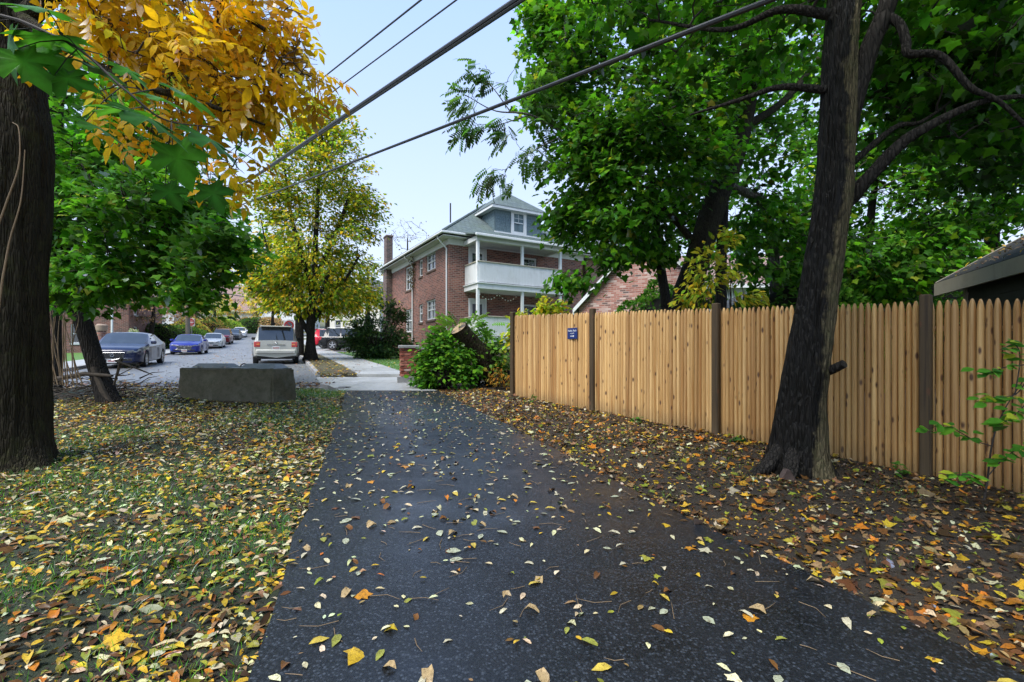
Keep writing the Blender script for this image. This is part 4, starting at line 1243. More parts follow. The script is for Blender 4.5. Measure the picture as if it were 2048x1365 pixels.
# --- big hickory trunk on the left edge with yellow compound leaves
b1=Vector((-5.65,5.2,gh(5.2)-.05))
tr1=[at(2,960,5.2),at(2,880,5.2),at(4,700,5.2),at(2,500,5.2),at(8,350,5.2),at(5,250,5.2),at(-8,100,5.2),at(-18,-150,5.2),at(-22,-500,5.2)]
lim1a=[at(25,60,5.2),at(150,-40,5.1),at(300,-40,5.0),at(430,0,4.9),at(530,60,4.9)]
lim1b=[at(20,20,5.2),at(120,90,5.0),at(250,160,4.8),at(400,205,4.7),at(530,250,4.8)]
lim1c=[at(10,-150,5.2),at(200,-260,5.4),at(400,-260,5.6),at(560,-160,5.6)]
hb=[blob(330,20,5.0,1.0,.8,.62,90),blob(470,55,5.1,.52,.6,.46,48),blob(575,140,5.0,.26,.4,.2,14),blob(480,190,4.9,.3,.4,.2,16),blob(455,345,4.9,.16,.3,.11,8),blob(350,150,4.8,.6,.6,.34,36),
    blob(210,60,4.9,.8,.7,.46,40),blob(270,225,4.8,.4,.4,.2,9),blob(560,20,5.2,.24,.5,.4,14),blob(300,-230,5.3,1.6,1.3,.7,30)]
hick,hc=grow('hickory_tree','huge ridged trunk at the frame edge with golden compound leaves','' or b1,
    [(tr1,[.42,.40,.385,.38,.385,.40,.36,.34,.3]),(lim1a,[.12,.08,.05,.035,.02]),(lim1b,[.1,.06,.04,.025,.012]),(lim1c,[.14,.08,.05,.03])],
    hb,.2,0,L_HICK,.4,G_YEL,W_YEL,M_BARK_OLD,21,None,trunk_kw=[dict(rows=170,n=110,amp=.016,freq=9.,flare=.62,fh=.24,lobes=4,ph=.4,lump=.05)],br=(.022,.005),twigs=2)
# its leaves: the nearest as single leaves, the rest as one mass
rng=np.random.default_rng(5)
N=len(hc); reps=2
P=np.repeat(hc,reps,axis=0)+rng.standard_normal((N*reps,3))*np.array([.16,.16,.10])
o=rng.standard_normal((N*reps,3))*.7; o[:,0]+=.45; o[:,2]-=.75
nr=np.array([0,-.25,.9])+rng.standard_normal((N*reps,3))*.4
R=rots(o,nr); S=.25+.12*rng.random(N*reps); C=palette(rng,N*reps,G_YEL,W_YEL,.2)
scr=np.stack([1024+F*P[:,0]/P[:,1],HZ-F*(P[:,2]-EYE)/P[:,1]],-1)
vis=(scr[:,1]>-20)&(scr[:,0]>60)
idx=np.where(vis)[0]; idx=idx[np.argsort(P[idx,1])][:280]
rest=np.setdiff1d(np.arange(N*reps),idx)
Vl,Fl,Cl=scatter(L_HICK,P[rest],R[rest],S[rest],C[rest])
big_mesh('crown',Vl-np.array(b1),Fl,Cl,M_LEAF,hick)
variants=[]
for k in range(14):
    Vv,Fv,Cv=scatter(L_HICK,np.zeros((1,3)),np.eye(3)[None],np.ones(1),C[idx[k]][None])
    ob=big_mesh('leaf',Vv,Fv,np.clip(Cv*(1+.12*rng.standard_normal((len(Cv),1))),.01,.9),M_LEAF); variants.append(ob.data); bpy.data.objects.remove(ob)
for j,k in enumerate(idx):
    ob=link('leaf',variants[j%14],hick)
    M3=Matrix(R[k].tolist()).to_4x4(); ob.matrix_basis=Matrix.Translation(Vector(P[k])-b1)@M3@Matrix.Scale(S[k],4)

def root(tree,base,pts,rad,m):
    trunk_mesh('root',pts,rad,m,tree,base,rows=26,n=20,amp=.008,freq=5.,lump=.15)
def gp(px,py,Y,dz=0.): 
    p=at(px,py,Y); return Vector((p.x,Y,gh(Y)+dz))
# --- leaning maple with dark green leaves on the left
b2_=Vector((at(218,805,9.7).x,9.7,gh(9.7)-.03))
tr2=[at(222,815,9.7),at(196,740,9.7),at(165,640,9.6),at(140,560,9.5),at(122,490,9.4),at(112,380,9.2),at(110,200,9.),at(140,0,8.8),at(150,-200,8.8)]
l2a=[at(135,540,9.5),at(200,470,8.8),at(300,450,8.0),at(420,500,7.4)]
l2b=[at(112,380,9.2),at(200,330,8.5),at(330,330,7.8),at(430,400,7.4)]
grow('leaning_maple','dark leaning trunk with stripped bark and dense green maple leaves','' or b2_,
    [(tr2,[.2,.165,.15,.14,.14,.14,.13,.1,.07]),(l2a,[.06,.045,.03,.015]),(l2b,[.06,.045,.03,.015])],
    [blob(200,330,8.3,1.3,1.3,1.3,80),blob(320,420,7.6,1.1,1.0,.85,85),blob(430,500,7.2,.5,.6,.45,30),blob(240,540,8.0,1.0,.9,.36,46),blob(390,580,7.2,.42,.4,.16,14),blob(60,150,9.0,2.2,2.0,2.0,90),blob(120,440,9.,.9,1.,.9,40),blob(-150,350,9.5,2.2,2,2.2,50),blob(330,180,8.5,1.4,1.2,1.3,60),blob(160,590,8.6,.5,.5,.22,10)],
    .34,34,L_MAPLE,.125,G_LEFT,W_DARK,M_BARK_DARK,31,None,trunk_kw=[dict(rows=80,n=32,amp=.006,freq=6.,flare=.3,fh=.2)],br=(.03,.006),twigs=1)
st=MB(); st.tube([at(186,735,9.56),at(205,780,9.56),at(222,808,9.58)],[.05,.06,.05],8)
tag(st.build('bark_strip',M_DEADWOOD,None,True),'strip of pale split wood against the leaning trunk','wood')
# second thin stem behind it
b=Vector((at(115,760,11.0).x,11.0,gh(11.)))
grow('slim_maple','thin dark stem standing behind the leaning trunk on the left','' or b,[([b,at(112,600,11),at(104,480,11),at(98,300,11),at(120,60,11)],[.10,.09,.085,.07,.04])],
    [blob(60,300,11.5,1.6,1.4,1.8,55),blob(250,330,12.,1.6,1.4,1.6,55),blob(330,480,12.,1.2,1.2,.9,40),blob(420,430,11.5,.7,.8,.7,25)],.36,20,L_MAPLE,.16,G_MAPLE,W_MAPLE,M_BARK_DARK,33,None,br=(.025,.006),twigs=1)

# --- big tree in front of the fence
b4=Vector((at(1592,945,5.1).x,5.1,gh(5.1)-.06))
tr4=[at(1594,955,5.1),at(1596,900,5.1),at(1604,800,5.1),at(1620,690,5.1),at(1637,590,5.1),at(1658,450,5.1),at(1668,380,5.1),at(1675,250,5.1),at(1680,100,5.15),at(1688,0,5.2),at(1690,-200,5.3),at(1700,-500,5.5)]
l4a=[at(1690,290,5.1),at(1705,210,5.08),at(1738,100,5.05),at(1775,10,5.),at(1800,-120,5.),at(1850,-350,5.)]
l4b=[at(1690,410,5.1),at(1730,365,4.98),at(1790,300,4.85),at(1840,262,4.75),at(1960,205,4.6),at(2080,190,4.5)]
l4c=[at(1770,30,5.),at(1800,50,4.9),at(1812,85,4.85),at(1818,108,4.8),at(1880,112,4.7),at(1940,175,4.6),at(2000,205,4.5),at(2090,290,4.4)]
l4d=[at(1700,330,5.1),at(1790,255,5.3),at(1850,240,5.5),at(1970,150,5.8)]
l4e=[at(1650,180,5.1),at(1560,175,5.2),at(1480,200,5.4),at(1380,230,5.8)]
l4f=[at(1660,30,5.1),at(1560,20,5.3),at(1450,60,5.6),at(1300,40,6.2)]
G_RIGHT=[(.05,.19,.012),(.08,.26,.015),(.032,.125,.010),(.13,.33,.02)]
grow('wet_trunk_maple','tall leaning maple before the fence, trunk half black with rain','' or b4,
    [(tr4,[.32,.262,.218,.195,.175,.168,.18,.162,.155,.146,.13,.1]),(l4a,[.1,.10,.095,.085,.07,.05]),(l4b,[.075,.07,.06,.05,.03,.015]),(l4c,[.05,.045,.045,.04,.035,.028,.02,.012]),(l4d,[.04,.03,.022,.01]),(l4e,[.05,.035,.025,.012]),(l4f,[.06,.045,.03,.015])],
    [blob(1900,60,5.9,1.6,1.,.8,80),blob(1830,200,6.6,.9,.6,.6,34),blob(1980,280,6.4,.9,.6,.7,40),blob(2040,160,5.4,1.0,1.0,.7,40),blob(1560,-60,6.0,2.2,1.6,.8,80),blob(1350,-120,6.5,2.0,1.5,.8,50),blob(1950,-150,5.5,2.,2.,.8,50),(2.5,2.5,6.2,3.2,2.4,.8,110),(4.5,.5,6.3,3.5,2.5,1.,120),(3.5,-3.5,6.6,4.,3.,1.2,120),(6.5,3.5,6.,2.5,2.5,1.2,80),(-.6,.9,8.0,3.4,3.0,.7,95)],  # last blob: unseen overhead crown, added to darken the near path
    .38,22,L_MAPLE,.13,G_RIGHT,[5,4,4,1.4],M_BARK_WET,41,None,trunk_kw=[dict(rows=190,n=100,amp=.015,freq=8.,flare=.34,fh=.2,lobes=5,ph=1.1,lump=.05),dict(rows=50,n=30,amp=.005),dict(rows=40,n=20,amp=.005)],br=(.03,.006),twigs=2,smin=.5,limbm=M_BARK_DARK)
for pts,rad in (([gp(1560,0,5.05,.26),gp(1530,0,4.98,.07),gp(1505,0,4.93,.02),gp(1478,0,4.9,-.07)],[.09,.075,.05,.02]),([gp(1585,0,4.95,.25),gp(1580,0,4.8,.08),gp(1572,0,4.65,-.06)],[.09,.07,.03]),([gp(1630,0,5.02,.25),gp(1655,0,4.95,.06),gp(1680,0,4.9,-.07)],[.11,.08,.04])):
    root(bpy.data.objects['wet_trunk_maple'],b4,pts,rad,M_BARK_DARK)
st=MB(); st.tube([at(1650,745,5.08),at(1668,738,4.9),at(1688,728,4.8)],[.05,.046,.042],12)
ob=st.build('branch_stub',M_BARK_DARK,bpy.data.objects['wet_trunk_maple'],True); ob.location=-b4

# --- maples behind the fence
def simple_limbs(pxs,Y,r): 
    return [at(x,y,Y) for x,y in pxs]
b5=Vector((at(1368,640,10.2).x,10.2,gh(10.2)))
t5=[b5]+[at(x,y,10.2) for x,y in ((1368,620),(1395,520),(1425,420),(1465,320),(1490,220),(1500,80),(1510,-150))]
l5b=[at(1400,500,10.2),at(1330,420,10.0),at(1260,380,9.8),at(1180,330,9.5)]
l5c=[at(1465,320,10.2),at(1380,220,10.),at(1280,150,9.8),at(1150,90,9.6)]
l5d=[at(1480,260,10.2),at(1570,200,10.4),at(1650,100,10.6)]
grow('mossy_maple','leaning mossy trunk behind the fence under bright green maple leaves','' or b5,
    [(t5,[.3,.27,.25,.24,.22,.2,.17,.12]),(l5b,[.09,.07,.05,.02]),(l5c,[.12,.09,.06,.02]),(l5d,[.1,.08,.04])],
    [blob(1210,420,9.4,1.05,1.2,.85,74),blob(1180,300,9.4,.95,1.2,1.1,85),blob(1150,110,9.8,1.05,1.3,1.25,90),blob(1330,250,9.2,1.5,1.3,1.5,120),blob(1400,80,9.5,1.9,1.4,1.3,110),blob(1300,-120,10.,2.8,2.,1.2,90),blob(1130,440,9.3,.35,.5,.3,9),blob(1140,560,9.4,.3,.4,.18,8),blob(1300,500,9.6,.55,.5,.2,16),blob(1220,515,9.0,.4,.4,.14,9),blob(1095,50,10,.6,.8,.7,30),blob(1080,190,9.6,.3,.5,.5,16),blob(1330,430,11.6,1.2,.8,.9,55)],
    .36,30,L_MAPLE,.13,G_MAPLE,W_MAPLE,M_BARK_OLD,51,None,trunk_kw=[dict(rows=70,n=36,amp=.008,freq=6.)],br=(.035,.006),twigs=1)
b=Vector((at(1332,640,9.9).x,9.9,gh(9.9)))
grow('curved_stem','slim dark curved stem rising beside the mossy trunk behind fence','' or b,[([b,at(1332,620,9.9),at(1322,540,9.9),at(1310,440,9.9),at(1300,330,9.9),at(1270,200,9.8)],[.11,.1,.09,.075,.06,.03])],
    [blob(1280,260,9.6,.8,.8,.8,22)],.34,18,L_MAPLE,.15,G_MAPLE,W_MAPLE,M_BARK_DARK,52,None,br=(.02,.005))
b=Vector((at(1441,640,11.2).x,11.2,gh(11.2)))
grow('straight_stem','straight dark stem just behind a fence post','' or b,[([b,at(1442,560,11.2),at(1446,440,11.2),at(1455,300,11.2),at(1470,120,11.)],[.13,.12,.11,.09,.05])],
    [blob(1500,330,11.5,1.5,1.3,1.4,60),blob(1560,470,11.5,1.2,1.2,1.,50),blob(1480,150,11,1.4,1.3,1.3,45)],.38,20,L_MAPLE,.16,G_MAPLE,W_MAPLE,M_BARK_DARK,53,None,br=(.028,.006))
for (nm,lab,px,Y,r,bl,cols,seed) in (
    ('shade_maple','dark green maple filling the gap behind the wet trunk',1740,13.,.16,[blob(1760,330,12.5,2.3,1.6,2.0,110),blob(1820,520,12.,1.7,1.3,1.0,70),blob(1700,120,12.5,2.2,1.6,1.6,80),blob(1640,500,13.,1.2,1.2,1.0,40),blob(1720,590,12.5,1.0,.8,.35,20)],G_MAPLE,61),
    ('corner_maple','dense dark maple above the olive garage roof',1990,12.5,.2,[blob(1960,330,11.5,2.2,1.6,1.9,110),blob(2080,180,11.5,2.0,1.6,1.8,80),blob(1930,110,12,2.2,1.6,1.5,80),blob(1890,470,12.,1.2,1.2,.8,35),blob(2150,420,12,1.6,1.6,1.4,50)],G_MAPLE,62),
    ('yard_maple','green maple deep in the yard right of the brick garage',1600,17.,.2,[blob(1600,300,17,3.,2.,2.8,110),blob(1480,480,16,2.,1.6,1.6,70),blob(1700,540,17,2.6,1.8,1.3,70),blob(1420,250,17,2.4,2,2.4,70)],G_MAPLE,63),
    ('far_maple','pale green maple far behind the olive garage',1850,19.,.2,[blob(1850,420,19,3.5,2.,3.,110),blob(2000,300,19,3.5,2.,3.,90),blob(1750,560,19,2.4,2,1.2,50)],G_MAPLE,64)):
    b=Vector((at(px,640,Y).x,Y,gh(Y)))
    grow(nm,lab,'' or b,[([b,b+Vector((.1,0,1.8)),b+Vector((0,.1,3.6)),b+Vector((.2,0,6.))],[r,r*.9,r*.8,r*.4])],bl,.42,26,L_MAPLE if Y<15 else L_BROAD,.15 if Y<15 else .19,cols,W_DARK if cols is G_DARK else W_MAPLE,M_BARK_DARK,seed,None,br=(.03,.007),twigs=1)
# overhanging pinnate branch against the sky
ba=Vector((at(1560,640,12.6).x,12.6,gh(12.6)))
ail,ac=grow('pinnate_tree','slender tree reaching a pinnate-leaved branch across the open sky','' or ba,
    [([ba,at(1540,450,12.4),at(1480,380,11.5),at(1380,360,10.5)],[.15,.13,.1,.07]),([at(1400,370,10.7),at(1240,345,9.6),at(1130,270,9.2),at(1060,230,9.),at(990,222,8.9),at(930,190,8.9)],[.06,.04,.025,.02,.012,.006]),
     ([at(1130,270,9.2),at(1070,300,9.),at(1010,340,8.9)],[.015,.01,.005]),([at(1020,223,8.95),at(985,175,8.9),at(960,150,8.9)],[.012,.008,.004]),([at(1060,230,9.),at(1000,250,8.9),at(960,265,8.8)],[.012,.008,.004])],
    [blob(940,195,8.9,.30,.3,.3,9),blob(975,150,8.9,.25,.3,.18,7),blob(950,250,8.9,.3,.3,.22,9),blob(1000,255,8.9,.3,.3,.25,9),blob(1000,345,8.9,.3,.3,.2,9),blob(1070,310,9,.35,.3,.25,9),blob(1060,160,9,.4,.3,.35,14),blob(1100,230,9.1,.4,.4,.3,14),blob(1180,300,9.5,.5,.5,.4,14)],
    .12,3,L_PINN,.36,[(.06,.16,.02),(.09,.2,.025),(.05,.10,.03)],[3,2,2],M_BARK_GREY,71,None,br=(.012,.0035),twigs=0,droop=.9)

# --- street tree turning yellow, and the trees behind it
b3=Vector((at(621,722,23.).x,23.,gh(23.)+.08))
t3=[b3,at(621,680,23),at(622,640,23),at(628,560,23),at(632,460,23),at(638,360,23),at(645,260,23)]
l3=[[at(620,670,23),at(590,620,22.7),at(560,570,22.5),at(535,500,22.3),at(520,430,22.2)],[at(622,650,23),at(655,600,23.2),at(690,560,23.4),at(720,510,23.6)],[at(626,590,23),at(600,500,22.6),at(580,420,22.4),at(570,340,22.3)],[at(630,560,23),at(670,470,23),at(700,390,23.2)],[at(622,640,23),at(640,590,22.4),at(660,540,21.8)]]
grow('street_tree','street tree with green and yellow autumn crown beside the pale SUV','' or b3,
    [(t3,[.32,.2,.2,.15,.11,.08,.04])]+[(l,[.13,.1,.07,.05,.02][:len(l)]) for l in l3],
    [blob(620,500,23,3.3,2.6,2.3,165),blob(640,350,23,2.6,2.4,2.0,120),blob(655,255,23,1.7,1.6,1.1,60),blob(540,560,22.5,1.5,1.5,1.2,50),blob(690,590,23.3,1.7,1.6,.8,50),blob(720,420,23.4,1.0,1.2,1.2,36),blob(560,400,22.5,1.3,1.4,1.4,44),blob(600,610,23,1.6,1.5,.5,36)],
    0.52,44,L_DIA,.2,G_STREET,W_STREET,M_BARK_DARK,81,None,trunk_kw=[dict(rows=50,n=28,amp=.006,flare=.35,fh=.3)],br=(.04,.01),twigs=2,cjit=.2)
def small_tree(name,label,px,pyb,Y,hgt,rx,rz,cols,wts,seed,n=60,nl=30,size=.22,tr=.14,lean=0.,bark=None,zc=.62,g=None):
    x=(px-1024)/F*Y; b=Vector((x,Y,gh(Y)+.05)); cols=[tuple(min(.8,v*1.45) for v in c) for c in cols]
    t=[b,b+Vector((lean*.3,0,hgt*.25)),b+Vector((lean*.7,.1,hgt*.5)),b+Vector((lean,0,hgt*.85))]
    return grow(name,label,'' or b,[(t,[tr*1.15,tr,tr*.75,tr*.3])],[(x+lean*.7,Y,b.z+hgt*zc,rx,rx,rz,n)],.55,nl,L_DIA,size,cols,wts,bark or M_BARK_DARK,seed,g,br=(.03,.01),twigs=1)
small_tree('golden_tree','yellow tree just behind the street tree trunk',599,0,29,8.2,3.1,2.6,[(.5,.36,.03),(.36,.33,.04),(.2,.25,.03),(.56,.30,.03)],[4,3,2,1],91,80,34,.25,.24)
small_tree('orange_tree','round orange and green tree at the top of the street',470,0,93,7.4,4.2,3.0,[(.52,.28,.06),(.5,.36,.08),(.12,.18,.05),(.4,.2,.05)],[3,3,2,2],92,60,26,.4,.2)
small_tree('lime_tree','small lime green tree by the far hedges',429,0,72,7.,2.7,2.0,[(.3,.33,.05),(.22,.28,.05),(.4,.35,.06)],[3,2,2],93,50,26,.32,.22)
small_tree('copper_tree','spreading copper-brown tree behind the blue car',300,0,41,5.6,3.7,1.6,[(.28,.16,.11),(.34,.2,.13),(.2,.12,.07),(.2,.17,.07)],[3,3,2,1],94,90,30,.2,.2,.3,zc=.68)
small_tree('uphill_tree','yellow-green tree far up on the right of the street',545,0,74,8.8,3.6,3.2,[(.5,.38,.05),(.3,.3,.05),(.45,.25,.04)],[3,3,1],95,60,26,.4,.22)
small_tree('corner_tree','dark green tree uphill behind the do not enter sign',392,0,62,8.4,2.5,2.7,[(.05,.09,.03),(.08,.12,.04),(.12,.13,.05)],[3,3,1],96,60,26,.3,.18)
small_tree('house_tree','green tree between the brick house and the black SUV',735,0,44,9.,3.6,3.4,[(.14,.2,.04),(.2,.24,.04),(.4,.33,.05),(.08,.13,.03)],[3,3,2,2],97,90,30,.3,.24)
small_tree('back_tree','yellowing tree beyond the red car',655,0,52,8.5,3.4,3.,[(.2,.23,.04),(.4,.33,.05),(.1,.15,.04)],[3,2,2],98,70,28,.34,.24)
small_tree('roof_tree','bare grey treetop showing above the brick house eave',815,0,46,12.6,2.0,2.2,[(.16,.13,.1),(.2,.15,.1)],[1,1],99,40,3,.2,.18,zc=.85)
for k,(px,Y,h_,cols,nm) in enumerate(((60,60,11,[(.12,.16,.05),(.3,.24,.06)],'olive tree over the far houses'),(170,70,12,[(.2,.16,.07),(.1,.14,.05)],'brown-green tree behind the corner house'),(300,85,13,[(.12,.15,.06),(.4,.28,.08)],'tall mixed tree on the hill'),(380,100,13,[(.4,.25,.1),(.2,.18,.08)],'rust tree high on the hill'),(600,100,13,[(.45,.35,.1),(.25,.24,.1)],'golden tree on the hill crest'),(700,95,12,[(.2,.22,.08),(.4,.32,.1)],'pale green tree on the hill crest'),(500,125,12,[(.42,.28,.14),(.3,.25,.12)],'hazy orange tree above the hill house'),(440,130,13,[(.3,.25,.16),(.42,.3,.16)],'hazy tan tree above the hill house'))):
    small_tree('hill_tree',nm,px,0,Y,h_,h_*.36,h_*.3,cols,[1,1],200+k,60,22,.5,.25,g='trees on the hill')
for o in bpy.data.objects:
    if o.name.startswith('hill_tree') and 'group' in o: del o['group']

# --- shrubs
def bush(name,label,base,blobs,tm,size,cols,wts,seed,nl=60,cr=.3,stems=5,cat='shrub',droop=.4,leafm=None,twig=None,sr=.012):
    rng=np.random.default_rng(seed); base=np.array(base,float)
    e=empty(name,base,0,label,cat)
    cents=np.concatenate([sample_blob(rng,b,b[6]) for b in blobs])
    V=[];Fc=[];bb=0
    roots=base+rng.standard_normal((stems,3))*np.array([.12,.1,0])
    for c in cents:
        r=roots[rng.integers(stems)]
        m=r+(c-r)*.55+rng.standard_normal(3)*.08
        P=catmull([r-np.array([0,0,.03]),m,c],6)
        v,f=tube_arrays(P,np.linspace(sr,sr*.3,6),5,False); V+=v; Fc+=[[x+bb for x in q] for q in f]; bb+=len(v)
    big_mesh('stems',np.array(V)-base,np.array(Fc),None,twig or M_TWIG,e,True)
    Vl,Fl,Cl=clusters_leaves(rng,cents,cr,nl,tm,size,cols,wts,cents.mean(0)+np.array([0,.2,-.3]),.8,droop,.18)
    big_mesh('foliage',Vl-base,Fl,Cl,leafm or M_BIGLEAF,e)
    return e
G_BUSH=[(.10,.30,.02),(.06,.20,.02),(.2,.42,.03),(.03,.11,.015)]; W_BUSH=[4,4,2,2]
bz=gh(12.4)
bush('stump_bush','glossy green bush spilling over the stump beside the pier',(-1.95,12.35,bz),[(-2.05,12.3,bz+.55,.5,.4,.5,40),(-1.75,12.3,bz+1.0,.5,.4,.45,36),(-2.2,12.25,bz+.2,.45,.3,.18,14),(-1.45,12.1,bz+.75,.4,.3,.45,30),(-1.15,12.0,bz+.4,.4,.25,.35,18),(-1.9,12.3,bz+1.25,.4,.3,.25,18)],L_BROAD,.13,G_BUSH,W_BUSH,101,20,.2,6)
bush('stump_creeper','fresh green sprouts growing up behind the cut stump',(-.9,13.0,gh(13.)),[(-1.3,12.9,gh(13)+1.35,.55,.3,.3,22),(-.6,12.7,gh(13)+1.1,.5,.3,.4,26),(-.35,12.5,gh(13)+.6,.3,.25,.3,12)],L_BROAD,.13,[(.10,.26,.03),(.16,.32,.04),(.07,.18,.025),(.4,.36,.04)],[4,3,3,.7],102,14,.22,5)
bush('sumac_shoot','feathery bright green fronds standing above the cut stump',(-1.35,12.75,gh(12.7)),[(-1.45,12.7,gh(12.7)+1.62,.4,.2,.14,7),(-1.0,12.7,gh(12.7)+1.6,.35,.2,.12,6)],L_PINN,.5,[(.16,.36,.04),(.11,.28,.03)],[1,1],103,3,.12,4,droop=.15)
bush('yellow_sapling','yellow-green sapling leaves showing above the fence corner',(.75,11.9,gh(12)),[(.35,11.7,gh(12)+1.75,.4,.25,.16,12),(.85,11.7,gh(12)+2.0,.38,.25,.28,18),(.15,11.6,gh(12)+1.4,.2,.2,.3,6)],L_ELL,.17,[(.72,.66,.04),(.42,.56,.04),(.75,.5,.03),(.24,.44,.03)],[4,4,2,2],104,20,.18,4)
bush('rhododendron','dark leathery rhododendron against the side wall of the house',(-7.4,25.6,gh(25.6)+.05),[(-7.6,25.2,gh(25.6)+1.3,1.3,.9,1.1,60),(-6.4,25.8,gh(25.6)+1.0,.9,.8,.9,36),(-6.6,26.2,gh(25.6)+2.6,.7,.5,.7,24),(-8.3,25.3,gh(25.6)+.8,.8,.7,.7,26),(-7.0,25.,gh(25)+.4,1.0,.6,.35,24)],L_ELL,.2,[(.045,.10,.03),(.07,.15,.04),(.15,.24,.06),(.03,.07,.02)],[4,4,2.5,3],105,34,.34,6,sr=.03)
bush('boxelder_sapling','yellow-tinged sapling leaning over the fence top near the mossy trunk',(4.35,9.2,gh(9.2)),[(at(1420,540,8.6).x,8.6,at(1420,540,8.6).z,.42,.3,.42,20),(at(1390,590,8.5).x,8.5,at(1390,600,8.5).z,.28,.2,.22,9),(at(1500,600,8.5).x,8.5,at(1500,600,8.5).z,.35,.25,.12,7),(at(1450,490,8.8).x,8.8,at(1450,480,8.8).z,.25,.2,.2,7)],L_ELL,.15,[(.68,.60,.05),(.46,.52,.05),(.22,.38,.03),(.7,.45,.03)],[4,4,2,1],106,13,.15,4,droop=.8)
bush('withered_brush','withered orange-leaved brush at the foot of the stump',(-.35,12.0,gh(12.)),[(-.4,11.9,gh(12)+.35,.4,.25,.28,16),(.0,11.6,gh(12)+.2,.25,.2,.2,8)],L_ELL,.11,[(.4,.2,.03),(.3,.13,.03),(.35,.27,.05),(.1,.12,.03)],[3,2,2,2],107,9,.2,5,droop=.9)
# ivy hanging from the gutter between the upper side windows
hm=house.matrix_basis
iv=[hm@Vector((-.08,5.75,z)) for z in np.arange(zz(5.7),zz(7.7),.16)]
rngv=np.random.default_rng(8); P=np.repeat(np.array(iv),26,axis=0)+rngv.standard_normal((26*len(iv),3))*np.array([.18,.2,.1])
Vl,Fl,Cl=scatter(L_BROAD,P,rots(rngv.standard_normal((len(P),3))*.5+np.array([0,0,-1]),np.array([-.8,-.5,.3])+rngv.standard_normal((len(P),3))*.3),np.full(len(P),.12),palette(rngv,len(P),[(.09,.07,.03),(.06,.08,.025),(.14,.09,.04)],[1,1,1]))
tag(big_mesh('creeper',Vl,Fl,Cl,M_LEAF),'brownish creeper climbing the downspout beside the upper windows','creeper')

# hedges and mounds up the street
def hedge(name,label,c,rx,ry,rz,cols,seed,n=2600,size=.22,cat='hedge'):
    rng=np.random.default_rng(seed); c=np.array(c)
    d=norm(rng.standard_normal((n,3))); d[:,2]=np.abs(d[:,2])
    rr=1+.16*fbm(d*2.3+seed,3)
    P=c+d*np.array([rx,ry,rz])*rr[:,None]
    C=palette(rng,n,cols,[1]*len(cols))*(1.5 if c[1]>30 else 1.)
    V,Fc,Cl=scatter(L_DIA,P,rots(d+rng.standard_normal((n,3))*.8,d+rng.standard_normal((n,3))*.5),np.full(n,size),C)
    # twiggy body inside
    k=14; th=np.linspace(0,2*pi,k,endpoint=False); body=[];
    for zf,rf_ in ((-.1,.9),(.35,.86),(.7,.62),(.9,.2)):
        for t in th: body.append((c[0]+rx*rf_*math.cos(t),c[1]+ry*rf_*math.sin(t),c[2]+rz*zf))
    e=empty(name,c,0,label,cat)
    Fb=[[r*k+j,r*k+(j+1)%k,(r+1)*k+(j+1)%k,(r+1)*k+j] for r in range(3) for j in range(k)]
    big_mesh('core',np.array(body)-c,np.array(Fb),np.full((len(body),3),.02),M_LEAF,e)
    big_mesh('foliage',V-c,Fc,Cl,M_LEAF,e)
    return e
def hg(px,Y): return ((px-1024)/F*Y,Y,gh(Y))
hedge('hedge','long dark green hedge behind the blue car',hg(362,52),4.,1.6,1.9,[(.06,.13,.02),(.09,.18,.03),(.04,.09,.02)],1,4200,.2)
hedge('yew_hedge','tall dark hedge beside the corner house',hg(318,44),2.2,1.4,2.3,[(.04,.08,.02),(.06,.11,.03)],2,2600,.2)
hedge('ochre_shrub','ochre and green rounded shrub left of the utility pole',hg(374,58.5),2.8,1.8,2.9,[(.3,.28,.05),(.2,.26,.05),(.4,.25,.06)],3,2600,.22,'shrub')
hedge('orange_shrub','orange-topped shrub right of the utility pole',hg(408,66),3.4,2.,2.7,[(.3,.2,.06),(.2,.24,.06),(.4,.2,.08),(.12,.17,.04)],4,3000,.24,'shrub')
hedge('bright_shrub','bright green mound under the lime tree',hg(446,80),3.8,2.,2.6,[(.2,.3,.05),(.14,.24,.05),(.3,.34,.06)],5,2600,.34,'shrub')
hedge('leafy_shrub','yellow-green mound beside the orange tree',hg(428,73),3.,1.8,2.5,[(.2,.27,.05),(.32,.33,.07),(.12,.19,.04)],6,2400,.3,'shrub')
hedge('round_hedge','dark clipped round hedge before the white house',hg(505,91),3.6,2.5,3.0,[(.04,.09,.025),(.06,.12,.03)],7,2600,.36)
hedge('wall_hedge','low green hedge over the stone wall at the street end',hg(520,92.5),6.,1.5,1.3,[(.14,.19,.06),(.2,.22,.08),(.1,.13,.05)],8,3000,.4)
hedge('pink_shrub','pinkish fading shrub above the pale SUV roof',hg(540,91),3.2,2.,2.8,[(.4,.26,.16),(.32,.22,.13),(.25,.2,.1)],9,2200,.4,'shrub')
hedge('pale_shrub','pale flowering shrub at the corner house wall',hg(268,36.5),.6,.6,1.7,[(.5,.52,.48),(.35,.38,.32),(.15,.2,.1)],10,1600,.14,'shrub')
hedge('edge_shrub','dark green shrub at the lawn edge behind the black SUV',hg(725,47),3.,2.,1.6,[(.06,.1,.03),(.1,.14,.04)],11,2200,.26,'shrub')
e=MB(); c=hg(520,90.3)
for k in range(26):
    for r in range(3):
        x=c[0]-7+k*.55+(.27 if r%2 else 0); e.cbox((x,c[1]-.2-.05*((k*7+r*3)%3),c[2]+r*.33-.1),(x+.53,c[1]+.2,c[2]+r*.33+.22),.05)
tag(e.build('stone_wall',M_STONE),'low stone wall along the cross street uphill','wall')

